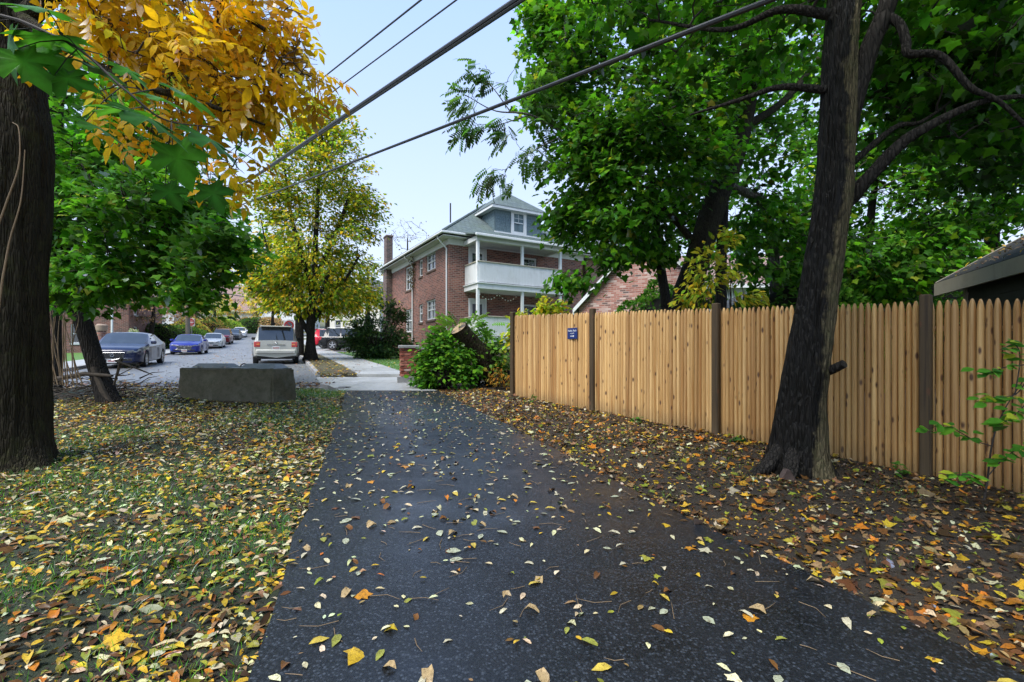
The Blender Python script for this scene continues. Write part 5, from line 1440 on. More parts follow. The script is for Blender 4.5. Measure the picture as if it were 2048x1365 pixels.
# understorey behind the fence
for k,(nm,lab,c,rx,ry,rz) in enumerate((('understorey_shrub','dense dark shrub behind the fence right of the wet trunk',(7.6,12.4,.5),2.2,1.3,3.0),('understorey_shrub','dark leafy thicket between the shed and the olive garage',(10.6,14.5,.6),3.,1.5,3.8),('understorey_shrub','green thicket behind the mossy trunk and grey shed',(6.6,18.5,.8),2.6,1.5,3.4),('understorey_shrub','deep green thicket beyond the olive garage roof',(15.,17.5,.7),4.,2.,5.2))):
    hedge(nm,lab,c,rx,ry,rz,[(.04,.14,.012),(.07,.21,.015),(.028,.10,.01),(.12,.26,.03)],60+k,5200,.19,'shrub')
# sapling before the fence at the frame edge: each leaf its own piece
sb=Vector((3.98,4.05,gh(4.05)))
sap=empty('fence_sapling',sb,0,'spindly green sapling growing in front of the fence near the frame edge','sapling')
stem_px=[[(1968,1000),(1975,960),(1982,900),(1995,850),(2020,800),(2048,760),(2080,700)],[(1985,893),(1950,882),(1920,865),(1890,850),(1850,860)],[(1978,950),(2000,925),(2025,905),(2060,890)],[(2030,790),(2040,720),(2030,690),(2000,700)],[(1972,985),(1950,955),(1920,950),(1880,955)],[(2055,760),(2030,790),(1990,795),(1965,800)],[(2050,730),(2010,735),(1985,745),(1965,745)],[(2060,800),(2030,830),(2000,850)]]
st=MB(); twp=[]
for i,pp in enumerate(stem_px):
    Yd=4.05-.05*i
    P=catmull([at(x,y,Yd) for x,y in pp],14)
    st.tube([Vector(p)-sb for p in P],np.linspace(.009 if i==0 else .005,.002,14),6)
    twp+= [P[k] for k in range(4 if i else 7,14)]
st.build('stem',M_TWIG,sap,True)
rs2=np.random.default_rng(12); lv=[]
SAPC=[(.10,.32,.03),(.06,.22,.025),(.16,.42,.035),(.5,.56,.05),(.08,.26,.03)]
for k in range(5):
    Vv,Fv,Cv=scatter(ell(.56,.06,.1),np.zeros((1,3)),np.eye(3)[None],np.ones(1),np.array([SAPC[k]])); ob=big_mesh('leaf',Vv,Fv,Cv,M_BIGLEAF); lv.append(ob.data); bpy.data.objects.remove(ob)
for q in twp:
    for j in range(2):
        a=rs2.uniform(0,2*pi); f=np.array([math.cos(a),.4*math.sin(a),-.25+.3*rs2.random()]); n_=np.array([rs2.normal()*.4,-.45,.8])
        R_=rots(f[None],n_[None])[0]; ob=link('leaf',lv[int(rs2.choice(5,p=[.3,.25,.2,.1,.15]))],sap)
        p=Vector(q)+Vector(rs2.normal(size=3)*.02)-sb
        ob.matrix_basis=Matrix.Translation(p)@Matrix(R_.tolist()).to_4x4()@Matrix.Scale(rs2.uniform(.075,.125),4)

# near maple twig hanging into the frame, big single leaves; its stem stands outside the frame
yb=Vector((-3.3,1.55,gh(1.55)))
ym=empty('young_maple','young maple hanging large dark green leaves into the upper corner','' or yb,'tree') if False else empty('young_maple',yb,0,'young maple hanging large dark green leaves into the upper corner','tree')
trunk_mesh('trunk',[yb,yb+Vector((.05,0,1.)),yb+Vector((.1,.05,2.)),yb+Vector((.25,.1,3.2))],[.05,.045,.035,.02],M_BARK_GREY,ym,yb,rows=24,n=14)
tw=MB()
main=catmull([yb+Vector((.15,.07,2.35)),at(-120,30,1.65),at(115,75,1.6),at(250,180,1.6),at(330,240,1.65),at(430,255,1.75)],30)
tw.tube([Vector(p)-yb for p in main],np.linspace(.007,.002,30),6)
leaves=[(118,68,1.55,-1,.05,150,.35,.5),(28,100,1.5,.75,1,115,.6,.2),(20,60,1.5,-.3,1,120,.4,.5),(60,95,1.62,.9,.5,110,.5,-.2),(140,100,1.7,1,.5,100,.15,.6),(175,130,1.7,1,.35,95,.1,.7),(110,150,1.6,1,.25,100,.5,.0),
    (264,218,1.5,-.9,-.1,120,.25,.5),(264,218,1.52,1,.62,150,.22,.5),(172,243,1.6,1,.55,105,.15,.6),(345,290,1.62,.25,1,110,.75,.0),(395,262,1.7,1,.75,130,.2,.5),(350,180,1.75,1,.5,110,.1,.7),(300,190,1.7,1,.3,90,.2,.4),(420,370,1.8,.3,1,75,.6,.1),(95,20,1.5,-1,-.3,120,.4,.5),(240,130,1.75,.8,.6,80,.3,.4),(330,370,1.85,.5,1,70,.5,.2)]
bl_=[]
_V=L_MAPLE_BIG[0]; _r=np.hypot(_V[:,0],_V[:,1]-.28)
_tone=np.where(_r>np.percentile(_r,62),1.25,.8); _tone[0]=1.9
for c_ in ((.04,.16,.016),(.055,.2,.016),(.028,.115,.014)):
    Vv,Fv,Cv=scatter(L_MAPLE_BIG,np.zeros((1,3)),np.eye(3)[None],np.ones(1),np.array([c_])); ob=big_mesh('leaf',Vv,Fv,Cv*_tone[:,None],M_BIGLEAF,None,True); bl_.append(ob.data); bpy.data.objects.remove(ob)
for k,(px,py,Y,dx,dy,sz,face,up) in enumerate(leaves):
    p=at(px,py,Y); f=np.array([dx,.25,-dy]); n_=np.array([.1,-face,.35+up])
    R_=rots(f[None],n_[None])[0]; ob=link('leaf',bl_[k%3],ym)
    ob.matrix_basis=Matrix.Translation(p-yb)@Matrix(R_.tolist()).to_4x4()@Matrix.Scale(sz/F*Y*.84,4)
    j=int(np.argmin(np.linalg.norm(main-np.array(p),axis=1)))
    tw.tube([Vector(main[j])-yb,(Vector(main[j])+p)/2-yb+Vector((0,0,.01)),p-yb],[.0022,.0018,.0015],5)
tw.build('twig',M_TWIG,ym,True)
# ------------------------------------------------------------------ cars
def car(name,label,loc,heading,paint,kind='sedan',L=4.8,W=1.85,H=1.45,wr=.33,grille='wide',detail=True,roofrail=False,group='cars parked along the street',lights_front=True,pitch=0.):
    """front points along +x locally"""
    e=empty(name,loc,heading,label,'car',group)
    e.matrix_basis=Matrix.Translation(loc)@Matrix.Rotation(heading,4,'Z')@Matrix.Rotation(-pitch,4,'Y')
    h=L/2; suv=kind=='suv'
    zs=.20 if not suv else .26           # sill
    zbelt=H*(.635 if not suv else .60)
    hood=H*(.60 if not suv else .61); nose=H*(.50 if not suv else .54)
    trunk=H*(.70 if not suv else .62)
    xf,xr_=h-.92,-h+(.98 if not suv else .95)     # axles
    Ra=wr*1.12
    cowl=h-(1.35 if not suv else 1.25); roof_f=cowl-(.78 if not suv else .70)
    if suv: roof_r=-h+.42; deck=-h+.10
    else: roof_r=-h+1.55; deck=-h+.72
    bp=(roof_f+roof_r)/2-.1                        # middle pillar
    X=[h,h-.06,h-.22,h-.5,cowl+.25,cowl,roof_f,roof_f-.25,bp+.05,bp-.05,roof_r+.32,roof_r+.24,roof_r,deck,(-h+.35 if not suv else -h+.07),-h+.06,-h]
    for xc in (xf,xr_):
        for t in (-1,-.85,-.5,0,.5,.85,1): X.append(xc+Ra*t)
    X=sorted(set(round(x,3) for x in X),reverse=True)
    def ip(x,xs,ys): return float(np.interp(x,xs[::-1],ys[::-1]))
    def top(x):   # hood / belt / deck line on the centre
        if suv: return ip(x,[h,h-.06,h-.22,h-.5,cowl,roof_f,deck,-h],[nose*.93,nose,hood*.95,hood,zbelt+.0,zbelt,zbelt,zbelt])
        return ip(x,[h,h-.06,h-.22,h-.5,cowl,roof_f,roof_r,deck,-h+.06,-h],[nose*.9,nose,hood*.90,hood*.96,zbelt,zbelt,zbelt+.02,trunk,trunk-.03,trunk-.07])
    def hw(x): return W/2*ip(x,[h,h-.06,h-.22,h-.5,h-1.0,0,-h+1,-h+.35,-h+.06,-h],[.74,.84,.93,.97,.99,1,.99,.96,.91,.86])
    def roofz(x):
        return ip(x,[cowl,roof_f,(roof_f+roof_r)/2+.2,roof_r,deck],[top(cowl),H-.06,H,H-(.08 if not suv else .04),top(deck)])
    def bot(x):
        z=ip(x,[h,h-.5,0,-h+.5,-h],[zs+.04,zs,zs,zs+.02,zs+.14])
        for xc in (xf,xr_):
            d=abs(x-xc)
            if d<Ra: z=max(z,wr+math.sqrt(max(0,Ra*Ra-d*d)))
        return z
    rows=[]
    for x in X:
        w=hw(x); tp=top(x); b=bot(x); cab=deck-1e-6<=x<=cowl+1e-6
        mid=max(H*.36,b+.05); sh=max(tp-.07,mid+.04)
        r=[(0,min(b,zs+.05)),(w*.86,b),(w*.97,b+.015 if b>zs+.1 else b+.04),(w,mid),(w*.985,sh),(w*.93,tp+.005 if not cab else max(tp,sh+.02))]
        rz_=roofz(x) if cab else 0
        if cab and rz_>tp+.03:
            f=(rz_-tp)/(H-tp)
            wt=w*(.93-.19*f)
            r+=[(wt,rz_-.055*f),(wt*.72,rz_-.008),(0,rz_+.012)]
        else:
            r+=[(w*.80,tp+.02),(w*.45,tp+.035),(0,tp+.04)]
        rows.append([(x,y,z) for y,z in r])
    nr=9; body=MB(); glass={'windscreen':MB(),'rear_window':MB(),'side_window00':MB(),'side_window01':MB(),'side_window10':MB(),'side_window11':MB()}
    V=[]
    for r in rows:
        V+=r+[(x,-y,z) for x,y,z in r]
    def add(dst,ids):
        dst.add([V[i] for i in ids],[list(range(len(ids)))])
    faces=[]
    for i in range(len(rows)-1):
        x0,x1=X[i],X[i+1]; xm=(x0+x1)/2
        for k in range(nr-1):
            for s_ in (0,1):
                a=i*18+s_*9; b=(i+1)*18+s_*9
                q=[a+k,a+k+1,b+k+1,b+k]
                g=None
                if k>=6:
                    if roof_f<=xm<=cowl: g='windscreen'
                    elif deck<=xm<=roof_r: g='rear_window'
                elif k==5:
                    if roof_f-.02<xm<cowl: g=None
                    elif roof_r+.24<xm<roof_f-.0 and not (bp-.05<xm<bp+.05): g='side_window%d%d'%(s_,xm>bp)
                    elif suv and roof_r<xm<roof_r+.24 : g=None
                if g: add(glass[g],q)
                else: faces.append(q)
    for i in (0,len(rows)-1):
        loop=[i*18+k for k in range(9)]+[i*18+9+k for k in range(7,0,-1)]
        faces.append(loop)
    body.add(V,faces)
    bo=body.build('body',paint,e,True,32)
    for k,g in glass.items():
        if g.v:
            import itertools
            go=g.build(k.rstrip('01'),M_CARGLASS,e,True,25)
    fl=MB(); fl.box((-h+.15,-W*.40,zs-.02),(h-.15,W*.40,zs+.12)); fl.build('underbody',M_BLACK,e)
    # wheels
    for xc in (xf,xr_):
        for s_ in (-1,1):
            y0=s_*(W/2-.02); y1=s_*(W/2-.23)
            t=MB(); n=22
            prof=[(y1,wr*.55),(y1,wr*.93),(y1+s_*.03,wr),(y0-s_*.03,wr),(y0,wr*.94),(y0,wr*.66)]
            vv=[(xc+r*math.cos(a),y,wr+r*math.sin(a)) for y,r in prof for a in np.arange(n)*2*pi/n]
            ff=[[p*n+j,p*n+(j+1)%n,(p+1)*n+(j+1)%n,(p+1)*n+j] for p in range(len(prof)-1) for j in range(n)]
            t.add(vv,ff); to=t.build('wheel',M_TYRE,e,True,40)
            r=MB(); yy=y0-s_*.035
            for j in range(5):
                a=j*2*pi/5+.3; d=Vector((math.cos(a),0,math.sin(a))); pp=Vector((-math.sin(a),0,math.cos(a)))
                c=Vector((xc,yy,wr)); q=[c+pp*.035,c+d*wr*.66+pp*.05,c+d*wr*.66-pp*.05,c-pp*.035]
                r.prism(q,(0,s_*.02,0))
            r.tube([(xc+wr*.66*math.cos(a),yy+s_*.012,wr+wr*.66*math.sin(a)) for a in np.linspace(0,2*pi,23)],.018,5)
            r.cyl((xc,yy-s_*.01,wr),(xc,yy+s_*.03,wr),.06,10); r.build('rim',M_RIM,to)
            d=MB(); d.cyl((xc,y1+s_*.05,wr),(xc,yy-s_*.015,wr),wr*.66,18); d.build('brake',M_BLACK,to)
    # mirrors
    for s_ in (-1,1):
        m=MB(); yb_=s_*(W/2*.96); m.cbox((cowl-.42,min(yb_,yb_+s_*.2),zbelt+.02),(cowl-.30,max(yb_,yb_+s_*.2),zbelt+.16),.03); m.build('mirror',paint if not suv else M_BLACK,e)
    zm=nose
    # front: lamps, grille, intake, plate
    for s_ in (-1,1):
        l=MB()
        pts=[(h-.015,s_*W*.235,nose*.80),(h-.05,s_*W*.40,nose*.86),(h-.30,s_*W*.478,nose*.98),(h-.26,s_*W*.44,nose*1.05),(h-.06,s_*W*.33,nose*.99),(h-.01,s_*W*.24,nose*.90)]
        l.prism(pts,(.035,s_*.012,.01)); l.build('headlight',M_HEAD,e)
        # tail lamps wrap the rear corner
        t=MB(); zt_=(trunk if not suv else zbelt)
        if suv: t.cbox((-h-.012,min(s_*W*.32,s_*W*.452),zt_-.27),(-h+.16,max(s_*W*.32,s_*W*.452),zt_-.03),.02)
        else: t.cbox((-h-.012,min(s_*W*.24,s_*W*.44),zt_-.24),(-h+.14,max(s_*W*.24,s_*W*.44),zt_-.09),.02)
        to=t.build('taillight',M_TAIL,e)
        if suv:
            a=MB(); a.cbox((-h-.016,min(s_*W*.335,s_*W*.40),zt_-.17),(-h-.013,max(s_*W*.335,s_*W*.40),zt_-.12),.0015); a.build('lens',M_AMBER,to)
    g=MB(); gz0,gz1=nose*.50,nose*.86
    if grille=='shield': pts=[(h+.01,-W*.21,gz1),(h+.01,W*.21,gz1),(h+.016,W*.17,gz0+.05),(h+.02,0,gz0-.03),(h+.016,-W*.17,gz0+.05)]
    elif grille=='wide': pts=[(h+.01,-W*.24,gz1),(h+.01,W*.24,gz1),(h+.016,W*.20,gz0),(h+.016,-W*.20,gz0)]
    else: pts=[(h+.008,-W*.14,gz1-.02),(h+.008,W*.14,gz1-.02),(h+.012,W*.12,gz1-.11),(h+.012,-W*.12,gz1-.11)]
    g.prism(pts,(.012,0,0)); go=g.build('grille',M_BLACK,e)
    c=MB(); P=[Vector(p)+Vector((.018,0,0)) for p in pts]
    c.tube(P+[P[0]],.008,5); 
    if grille=='wide':
        for t in (.25,.5,.75): c.box((h+.024,-W*.22,gz0+(gz1-gz0)*t-.008),(h+.034,W*.22,gz0+(gz1-gz0)*t+.008))
    c.build('surround',M_CHROME,go)
    em=MB(); zc=(gz0+gz1)/2+.03
    em.tube([(h+.045,.075*math.cos(a),zc+.055*math.sin(a)) for a in np.linspace(0,2*pi,17)],.009,5)
    if grille=='shield': em.tube([(h+.045,-.035,zc-.04),(h+.045,0,zc+.045),(h+.045,.035,zc-.04)],.009,5)
    else: em.tube([(h+.045,-.03,zc-.035),(h+.045,-.03,zc+.035)],.009,5); em.tube([(h+.045,.03,zc-.035),(h+.045,.03,zc+.035)],.009,5); em.tube([(h+.045,-.03,zc),(h+.045,.03,zc)],.009,5)
    em.build('emblem',M_CHROME,go)
    b=MB(); b.cbox((h-.03,-W*.34,zs+.09),(h+.006,W*.34,zs+.19),.01); b.build('intake',M_BLACK,e)
    b=MB(); b.tube([(h-.03,-W*.36,zs+.20),(h+.012,-W*.2,zs+.205),(h+.02,0,zs+.205),(h+.012,W*.2,zs+.205),(h-.03,W*.36,zs+.20)],.006,5); b.build('bumper_trim',M_CHROME,e)
    def plate(x,z,s_):
        b=MB(); b.cbox((min(x,x+s_*.014),-.155,z-.078),(max(x,x+s_*.014),.155,z+.078),.003); p=b.build('number_plate',M_PLATE,e)
        t=MB()
        for j in range(6): t.box((min(x+s_*.015,x+s_*.017),-.12+j*.042,z-.03),(max(x+s_*.015,x+s_*.017),-.12+j*.042+.026,z+.03))
        t.build('characters',M_PLATETXT,p)
    plate(h+.022,gz0-.06 if grille!='small' else gz0-.02,1)
    # rear: bumper, plate, handle bar
    zt_=trunk if not suv else zbelt
    plate(-h-.004,zt_-.30 if suv else zt_-.27,-1)
    b=MB(); b.cbox((-h-.03,-.36,zt_-.17),(-h+.02,.36,zt_-.13),.012); b.build('tailgate_bar',M_CHROME,e)
    b=MB(); b.tube([(-h-.02,.06*math.cos(a),zt_-.07+.04*math.sin(a)) for a in np.linspace(0,2*pi,15)],.007,5); b.tube([(-h-.02,.035*math.cos(a),zt_-.07+.02*math.sin(a)) for a in np.linspace(0,2*pi,11)],.006,5); b.build('rear_emblem',M_CHROME,e)
    b=MB(); b.cbox((-h-.05,-W*.42,zs+.22),(-h+.25,W*.42,zs+.42),.05); b.build('rear_bumper',paint,e,True,30)
    b=MB(); b.cbox((-h+.02,-W*.38,zs+.08),(-h+.3,W*.38,zs+.215),.02); b.build('diffuser',M_BLACK,e)
    if suv:
        b=MB(); b.tube([(-h-.055,-W*.36,zs+.27),(-h-.06,0,zs+.25),(-h-.055,W*.36,zs+.27)],.014,5); b.build('step_trim',M_CHROME,e)
        sp=MB(); sp.cbox((roof_r-.22,-W*.32,H-.06),(roof_r+.1,W*.32,H-.015),.015); sp.build('spoiler',paint,e)
        for s_ in (-1,1):
            q=MB(); q.tube([(roof_f-.2,s_*W*.335,H-.03),(roof_f-.3,s_*W*.335,H+.03),(roof_r+.2,s_*W*.335,H+.025),(roof_r+.08,s_*W*.335,H-.03)],.018,6); q.build('roof_rail',M_STEEL,e)
    # doors: seams and handles on both flanks
    for s_ in (-1,1):
        b=MB()
        for xx in (cowl-.18,bp,roof_r+.28): b.box((xx-.006,min(s_*W*.497,s_*(W*.5+.003)),zs+.12),(xx+.006,max(s_*W*.497,s_*(W*.5+.003)),zbelt-.08))
        b.build('door_seam',M_BLACK,e)
        for xx in (bp+.28,roof_r+.45):
            b=MB(); b.cbox((xx-.09,min(s_*W*.49,s_*(W*.5+.02)),zbelt-.15),(xx+.09,max(s_*W*.49,s_*(W*.5+.02)),zbelt-.12),.008); b.build('door_handle',M_CHROME,e)
    return e
sd_=Vector((-.44,.898,0)); hd_up=math.atan2(.898,-.44); hd_dn=math.atan2(-.898,.44)
def slope(y): return math.atan((gh(y+2)-gh(y-2))/4*.898)
def park(Y,off,**kw): 
    """car whose centre is at depth Y, off metres right of the far kerb line"""
    return Vector((kl(Y)+off,Y,gh(Y)+.004))
C_NAVY=m_carpaint('navy_paint',(.004,.011,.045),.0); C_BLUE=m_carpaint('blue_paint',(.006,.018,.2),.0); C_SILVER=m_carpaint('silver_paint',(.5,.52,.52),.5)
C_PEARL=m_carpaint('pale_champagne_paint',(.50,.50,.45),.3); C_MAROON=m_carpaint('maroon_paint',(.13,.012,.018)); C_SLATE=m_carpaint('slate_paint',(.04,.045,.055)); C_WHITE=m_carpaint('white_paint',(.75,.76,.78),.0)
C_BLACKP=m_carpaint('black_paint',(.008,.009,.01)); C_RED=m_carpaint('red_paint',(.5,.012,.03),.0)
def dn(Y): return dict(heading=hd_dn,pitch=-slope(Y))
car('sedan','dark navy sedan nearest on the left side of the street',park(20.6,1.25),paint=C_NAVY,grille='shield',L=4.85,W=1.87,H=1.46,**dn(20.6))
car('sedan','bright blue sedan parked second behind the navy one',park(34.5,1.2),paint=C_BLUE,grille='wide',L=4.85,W=1.86,H=1.45,**dn(34.5))
car('sedan','older pale silver sedan third in the parked row',park(46.5,1.2),paint=C_SILVER,grille='small',L=4.5,W=1.72,H=1.46,**dn(46.5))
car('suv','maroon SUV behind the silver sedan',park(53.5,1.2),paint=C_MAROON,kind='suv',L=4.6,W=1.85,H=1.72,wr=.36,**dn(53.5))
car('sedan','slate grey sedan far up the parked row',park(64.,1.3),paint=C_SLATE,L=4.7,W=1.84,H=1.45,**dn(64))
car('hatchback','white car last in the parked row uphill',park(71.,1.6),paint=C_WHITE,L=4.4,W=1.8,H=1.5,**dn(71))
Y=23.0
car('suv','pale champagne SUV seen from behind, parked on the right',Vector((kr(Y)-1.35,Y,gh(Y)+.004)),hd_up,C_PEARL,'suv',4.78,1.91,1.74,.37,pitch=slope(Y))
car('suv','black SUV side-on beyond the lawn',Vector((at(708,700,39).x,39,gh(39)+.1)),.12,C_BLACKP,'suv',4.9,1.98,1.8,.4,group='cars in the side drive')
car('suv','red compact SUV half hidden behind the black one',Vector((at(678,700,42.5).x,42.5,gh(42.5)+.1)),.25,C_RED,'suv',4.4,1.82,1.72,.37,group='cars in the side drive')
car('hatchback','small white car on the cross street uphill',Vector((at(556,655,86).x,86,gh(86))),.2,C_WHITE,L=4.3,W=1.8,H=1.5,group='cars in the cross street')
strip('side_drive',36,47,lambda y:at(600,0,y).x,lambda y:-9.,.09,M_ROAD)

# ------------------------------------------------------------------ poles, cables, signs
PP=Vector((kl(42)-.5,42,gh(42)))
pole=empty('utility_pole',PP,0,'weathered wooden utility pole across the street by the sign','pole')
m=MB(); m.tube([(0,0,-.2),(0.03,0,7),(.05,0,14.8)],[.19,.165,.13],14); m.build('shaft',M_POLE,pole,True)
m=MB(); m.box((-1.2,-.14,14.1),(1.2,-.02,14.25)); m.build('crossarm',M_POLE,pole)
for x in (-1.05,-.5,.5,1.05):
    m=MB(); m.cyl((x,-.08,14.25),(x,-.08,14.4),.04,8); m.build('insulator',M_STEEL,pole)
def cable(label,a,b,r,sag=.35,ext=.35,name='cable',wrap=0):
    a=Vector(a);b=Vector(b); P=[]
    for t in np.linspace(0,1+ext,40):
        p=a+(b-a)*t; P.append(p-Vector((0,0,sag*4*t*(1+ext-t)*.3)))
    m=MB(); m.tube(P,r,8)
    if wrap: 
        Q=[p+Vector((.0,0,-r*1.3)) for p in P]; m.tube(Q,r*.6,6)
    return tag(m.build(name,M_CABLE,None,True),label,'cable','overhead cables')
top1=PP+Vector((0,0,10.6)); 
cable('thick bundled cable crossing the sky from top centre',at(376,443,42),at(1040,-4,7.2),.048,.0,.5,'bundled_cable',1)
cable('long cable running in front of the big green canopy',at(378,449,42),at(1510,-4,4.2),.026,.12,.5,'service_cable')
cable('thin wire highest in the sky, upper of two',at(374,372,42),at(845,-2,9.),.018,0,.5,'thin_wire')
cable('thin wire just below the highest one',at(380,396,42),at(916,-2,9.),.016,0,.5,'thin_wire')
cable('dark cable sagging across the hillside houses',at(395,578,60),at(560,606,46),.05,0,.6,'far_cable')
def street_sign(name,label,px,py,Y,size,zpost,rz,face):
    p=at(px,py,Y); b=Vector((p.x,Y,gh(Y)+.1)); e=empty(name,b,rz,label,'sign')
    z=p.z-b.z
    m=MB(); m.cbox((-.025,.0,0),(.025,.04,z+size*.6),.006); m.build('post',M_STEEL,e)
    m=MB(); m.cbox((-size/2,-.02,z-size/2),(size/2,-.008,z+size/2),.002); pl_=m.build('plate',M_SIGNWHITE,e)
    m=MB(); m.cyl((0,-.021,z),(0,-.026,z),size*.46,28); m.build('disc',M_SIGNRED,pl_)
    if face=='enter':
        m=MB(); m.box((-size*.34,-.03,z-size*.07),(size*.34,-.027,z+size*.07)); m.build('bar',M_SIGNWHITE,pl_)
        text_mesh('DO NOT',size*.16,'lettering',M_SIGNWHITE,pl_,Matrix.Translation((0,-.03,z+size*.24))@MX)
        text_mesh('ENTER',size*.16,'lettering',M_SIGNWHITE,pl_,Matrix.Translation((0,-.03,z-size*.24))@MX)
    else:
        m=MB(); m.cyl((0,-.027,z),(0,-.03,z),size*.33,24); m.build('inner_disc',plain('sign_dark',(.10,.10,.14),.5),pl_)
        m=MB(); m.box((-size*.36,-.034,-size*.045),(size*.36,-.031,size*.045),M=Matrix.Translation((0,0,z))@Matrix.Rotation(.8,4,'Y')); m.build('bar',M_SIGNRED,pl_)
    return e
street_sign('no_entry_sign','red and white do not enter sign beside the utility pole',383,645,42.6,.7,2.5,-.15,'enter')
street_sign('prohibition_sign','white square sign with red ring behind the pale SUV',578,651,30.,.62,2.5,.3,'ring')
# white pole and gate pier across the street
b=Vector((at(224,690,30).x,30,gh(30))); m=MB(); m.tube([(0,0,0),(0,0,4.)],.06,10); e=empty('lamp_post',b,0,'slim white pole before the corner house','pole'); m.build('shaft',M_WHITE,e,True); m=MB(); m.cyl((0,0,4.),(0,0,4.15),.09,10,.05); m.build('finial',M_WHITE,e); m=MB(); m.cyl((0,0,0),(0,0,.25),.1,10,.07); m.build('base',M_WHITE,e)
b=Vector((at(203,690,25).x,25,gh(25))); e=empty('gate_pier',b,.3,'round brown brick pier with pale rounded stone cap','pier')
m=MB(); m.tube([(0,0,-.1),(0,0,1.55)],.2,16); m.build('shaft',M_BRICK,e,True); m=MB(); m.tube([(0,0,1.55),(0,0,1.6),(0,0,1.84),(0,0,1.92)],[.24,.25,.25,.16],16); m.build('cap',plain('brown_stone',(.26,.19,.14),.8),e,True)
# bins and rail beyond the lawn
for k,(px,Y,lab) in enumerate(((636,50,'dark wheeled bin nearest the street tree trunk'),(646,50.4,'dark wheeled bin beside the first, nearer the red car'))):
    b=Vector((at(px,690,Y).x,Y,gh(Y)+.08)); e=empty('wheeled_bin',b,.1,lab,'bin','bins beyond the lawn')
    m=MB(); m.add([(-.22,-.25,.06),(.22,-.25,.06),(.22,.22,.06),(-.22,.22,.06),(-.29,-.34,1.05),(.29,-.34,1.05),(.29,.32,1.05),(-.29,.32,1.05)],[(0,3,2,1),(4,5,6,7),(0,1,5,4),(1,2,6,5),(2,3,7,6),(3,0,4,7)]); m.build('body',M_BIN,e)
    m=MB(); m.cbox((-.31,-.37,1.05),(.31,.36,1.12),.02); m.build('lid',M_BIN,e)
    for s_ in (-1,1): m=MB(); m.cyl((s_*.2,.24,.1),(s_*.26,.24,.1),.1,12); m.build('wheel',M_TYRE,e)
b=Vector((at(600,690,47).x,47,gh(47)+.08)); e=empty('rail_fence',b,-.2,'low white rail fence beyond the street tree','fence')
for k in range(7): m=MB(); m.cbox((k*1.5-.05,-.05,0),(k*1.5+.05,.05,1.0),.01); m.build('post',M_WHITE,e)
for z in (.3,.62,.92): m=MB(); m.box((-.05,-.075,z-.06),(9.05,-.052,z+.06)); m.build('rail',M_WHITE,e)
b=Vector((at(690,690,45).x,45,gh(45)+.08)); e=empty('notice_board',b,0,'small white notice on a post above the black SUV','sign'); m=MB(); m.cbox((-.03,0,0),(.03,.05,2.3),.005); m.build('post',M_STEEL,e); m=MB(); m.cbox((-.22,-.025,2.0),(.22,-.005,2.75),.004); m.build('plate',M_SIGNWHITE,e)

M_BARK_BLACK=m_bark('rotting_bark',(.007,.006,.005),(.03,.024,.016),20,6,None,(.035,.06,.012),1.,.02)
# ------------------------------------------------------------------ cut stump, brush pile, sticks
sb_=Vector((-.35,12.95,gh(12.9)-.1)); st=empty('cut_stump',sb_,0,'thick leaning cut trunk with pale sawn end','stump')
pts=[sb_+Vector((.15,.1,-.1)),sb_+Vector((0,0,.25)),sb_+Vector((-.38,-.3,.75)),sb_+Vector((-.72,-.58,1.2)),sb_+Vector((-1.02,-.85,1.62))]
trunk_mesh('trunk',pts,[.55,.42,.31,.26,.235],M_BARK_BLACK,st,sb_,rows=50,n=40,amp=.012,freq=5.,lump=.1)
ax=(pts[-1]-pts[-2]).normalized(); c=pts[-1]-sb_
a_=ax.orthogonal().normalized(); b_=ax.cross(a_)
m=MB(); m.add([tuple(c+ax*.012)]+[tuple(c+ax*.008+(a_*math.cos(t)+b_*math.sin(t))*.222*(1+.05*math.sin(3*t))) for t in np.arange(36)*2*pi/36],[(0,1+k,1+(k+1)%36) for k in range(36)]); 
o=m.build('sawn_end',M_ENDGRAIN,st)
me=o.data; R3=Matrix((a_,b_,ax)).transposed(); me.transform(Matrix.Translation(-c)); me.transform(R3.to_4x4().inverted()); o.matrix_basis=Matrix.Translation(c)@R3.to_4x4()
m=MB(); rr=random.Random(3)
bp0=Vector((at(150,760,9.9).x,9.9,gh(9.9)))
br=empty('brush_pile',bp0,0,'heap of dead sticks behind the big left trunk','brush pile')
for k in range(110):
    a=rr.uniform(0,2*pi); p=Vector((rr.gauss(0,.75),rr.gauss(.3,.4),abs(rr.gauss(.12,.2)))); l=rr.uniform(.3,1.1)
    d=Vector((math.cos(a)*l,math.sin(a)*l*.5,rr.uniform(-.1,.35)*l)); m.tube([p,p+d*.5+Vector((0,0,rr.uniform(-.04,.06))),p+d],[rr.uniform(.006,.02),.01,.004],5)
m.build('sticks',M_DEADWOOD,br,True)
m=MB(); m.tube([at(105,760,9.7)-bp0,at(170,748,9.6)-bp0,at(225,752,9.4)-bp0],[.05,.045,.025],8); m.build('log',M_DEADWOOD,br,True)
m=MB(); m.tube([at(228,770,9.1)-bp0,at(243,718,9.1)-bp0,at(232,722,9.2)-bp0+Vector((.1,0,.05)),],[.02,.03,.03],7); m.tube([at(232,722,9.1)-bp0,at(260,732,9.0)-bp0,at(305,750,9.)-bp0],[.025,.02,.008],7); m.build('forked_branch',M_DEADWOOD,br,True)
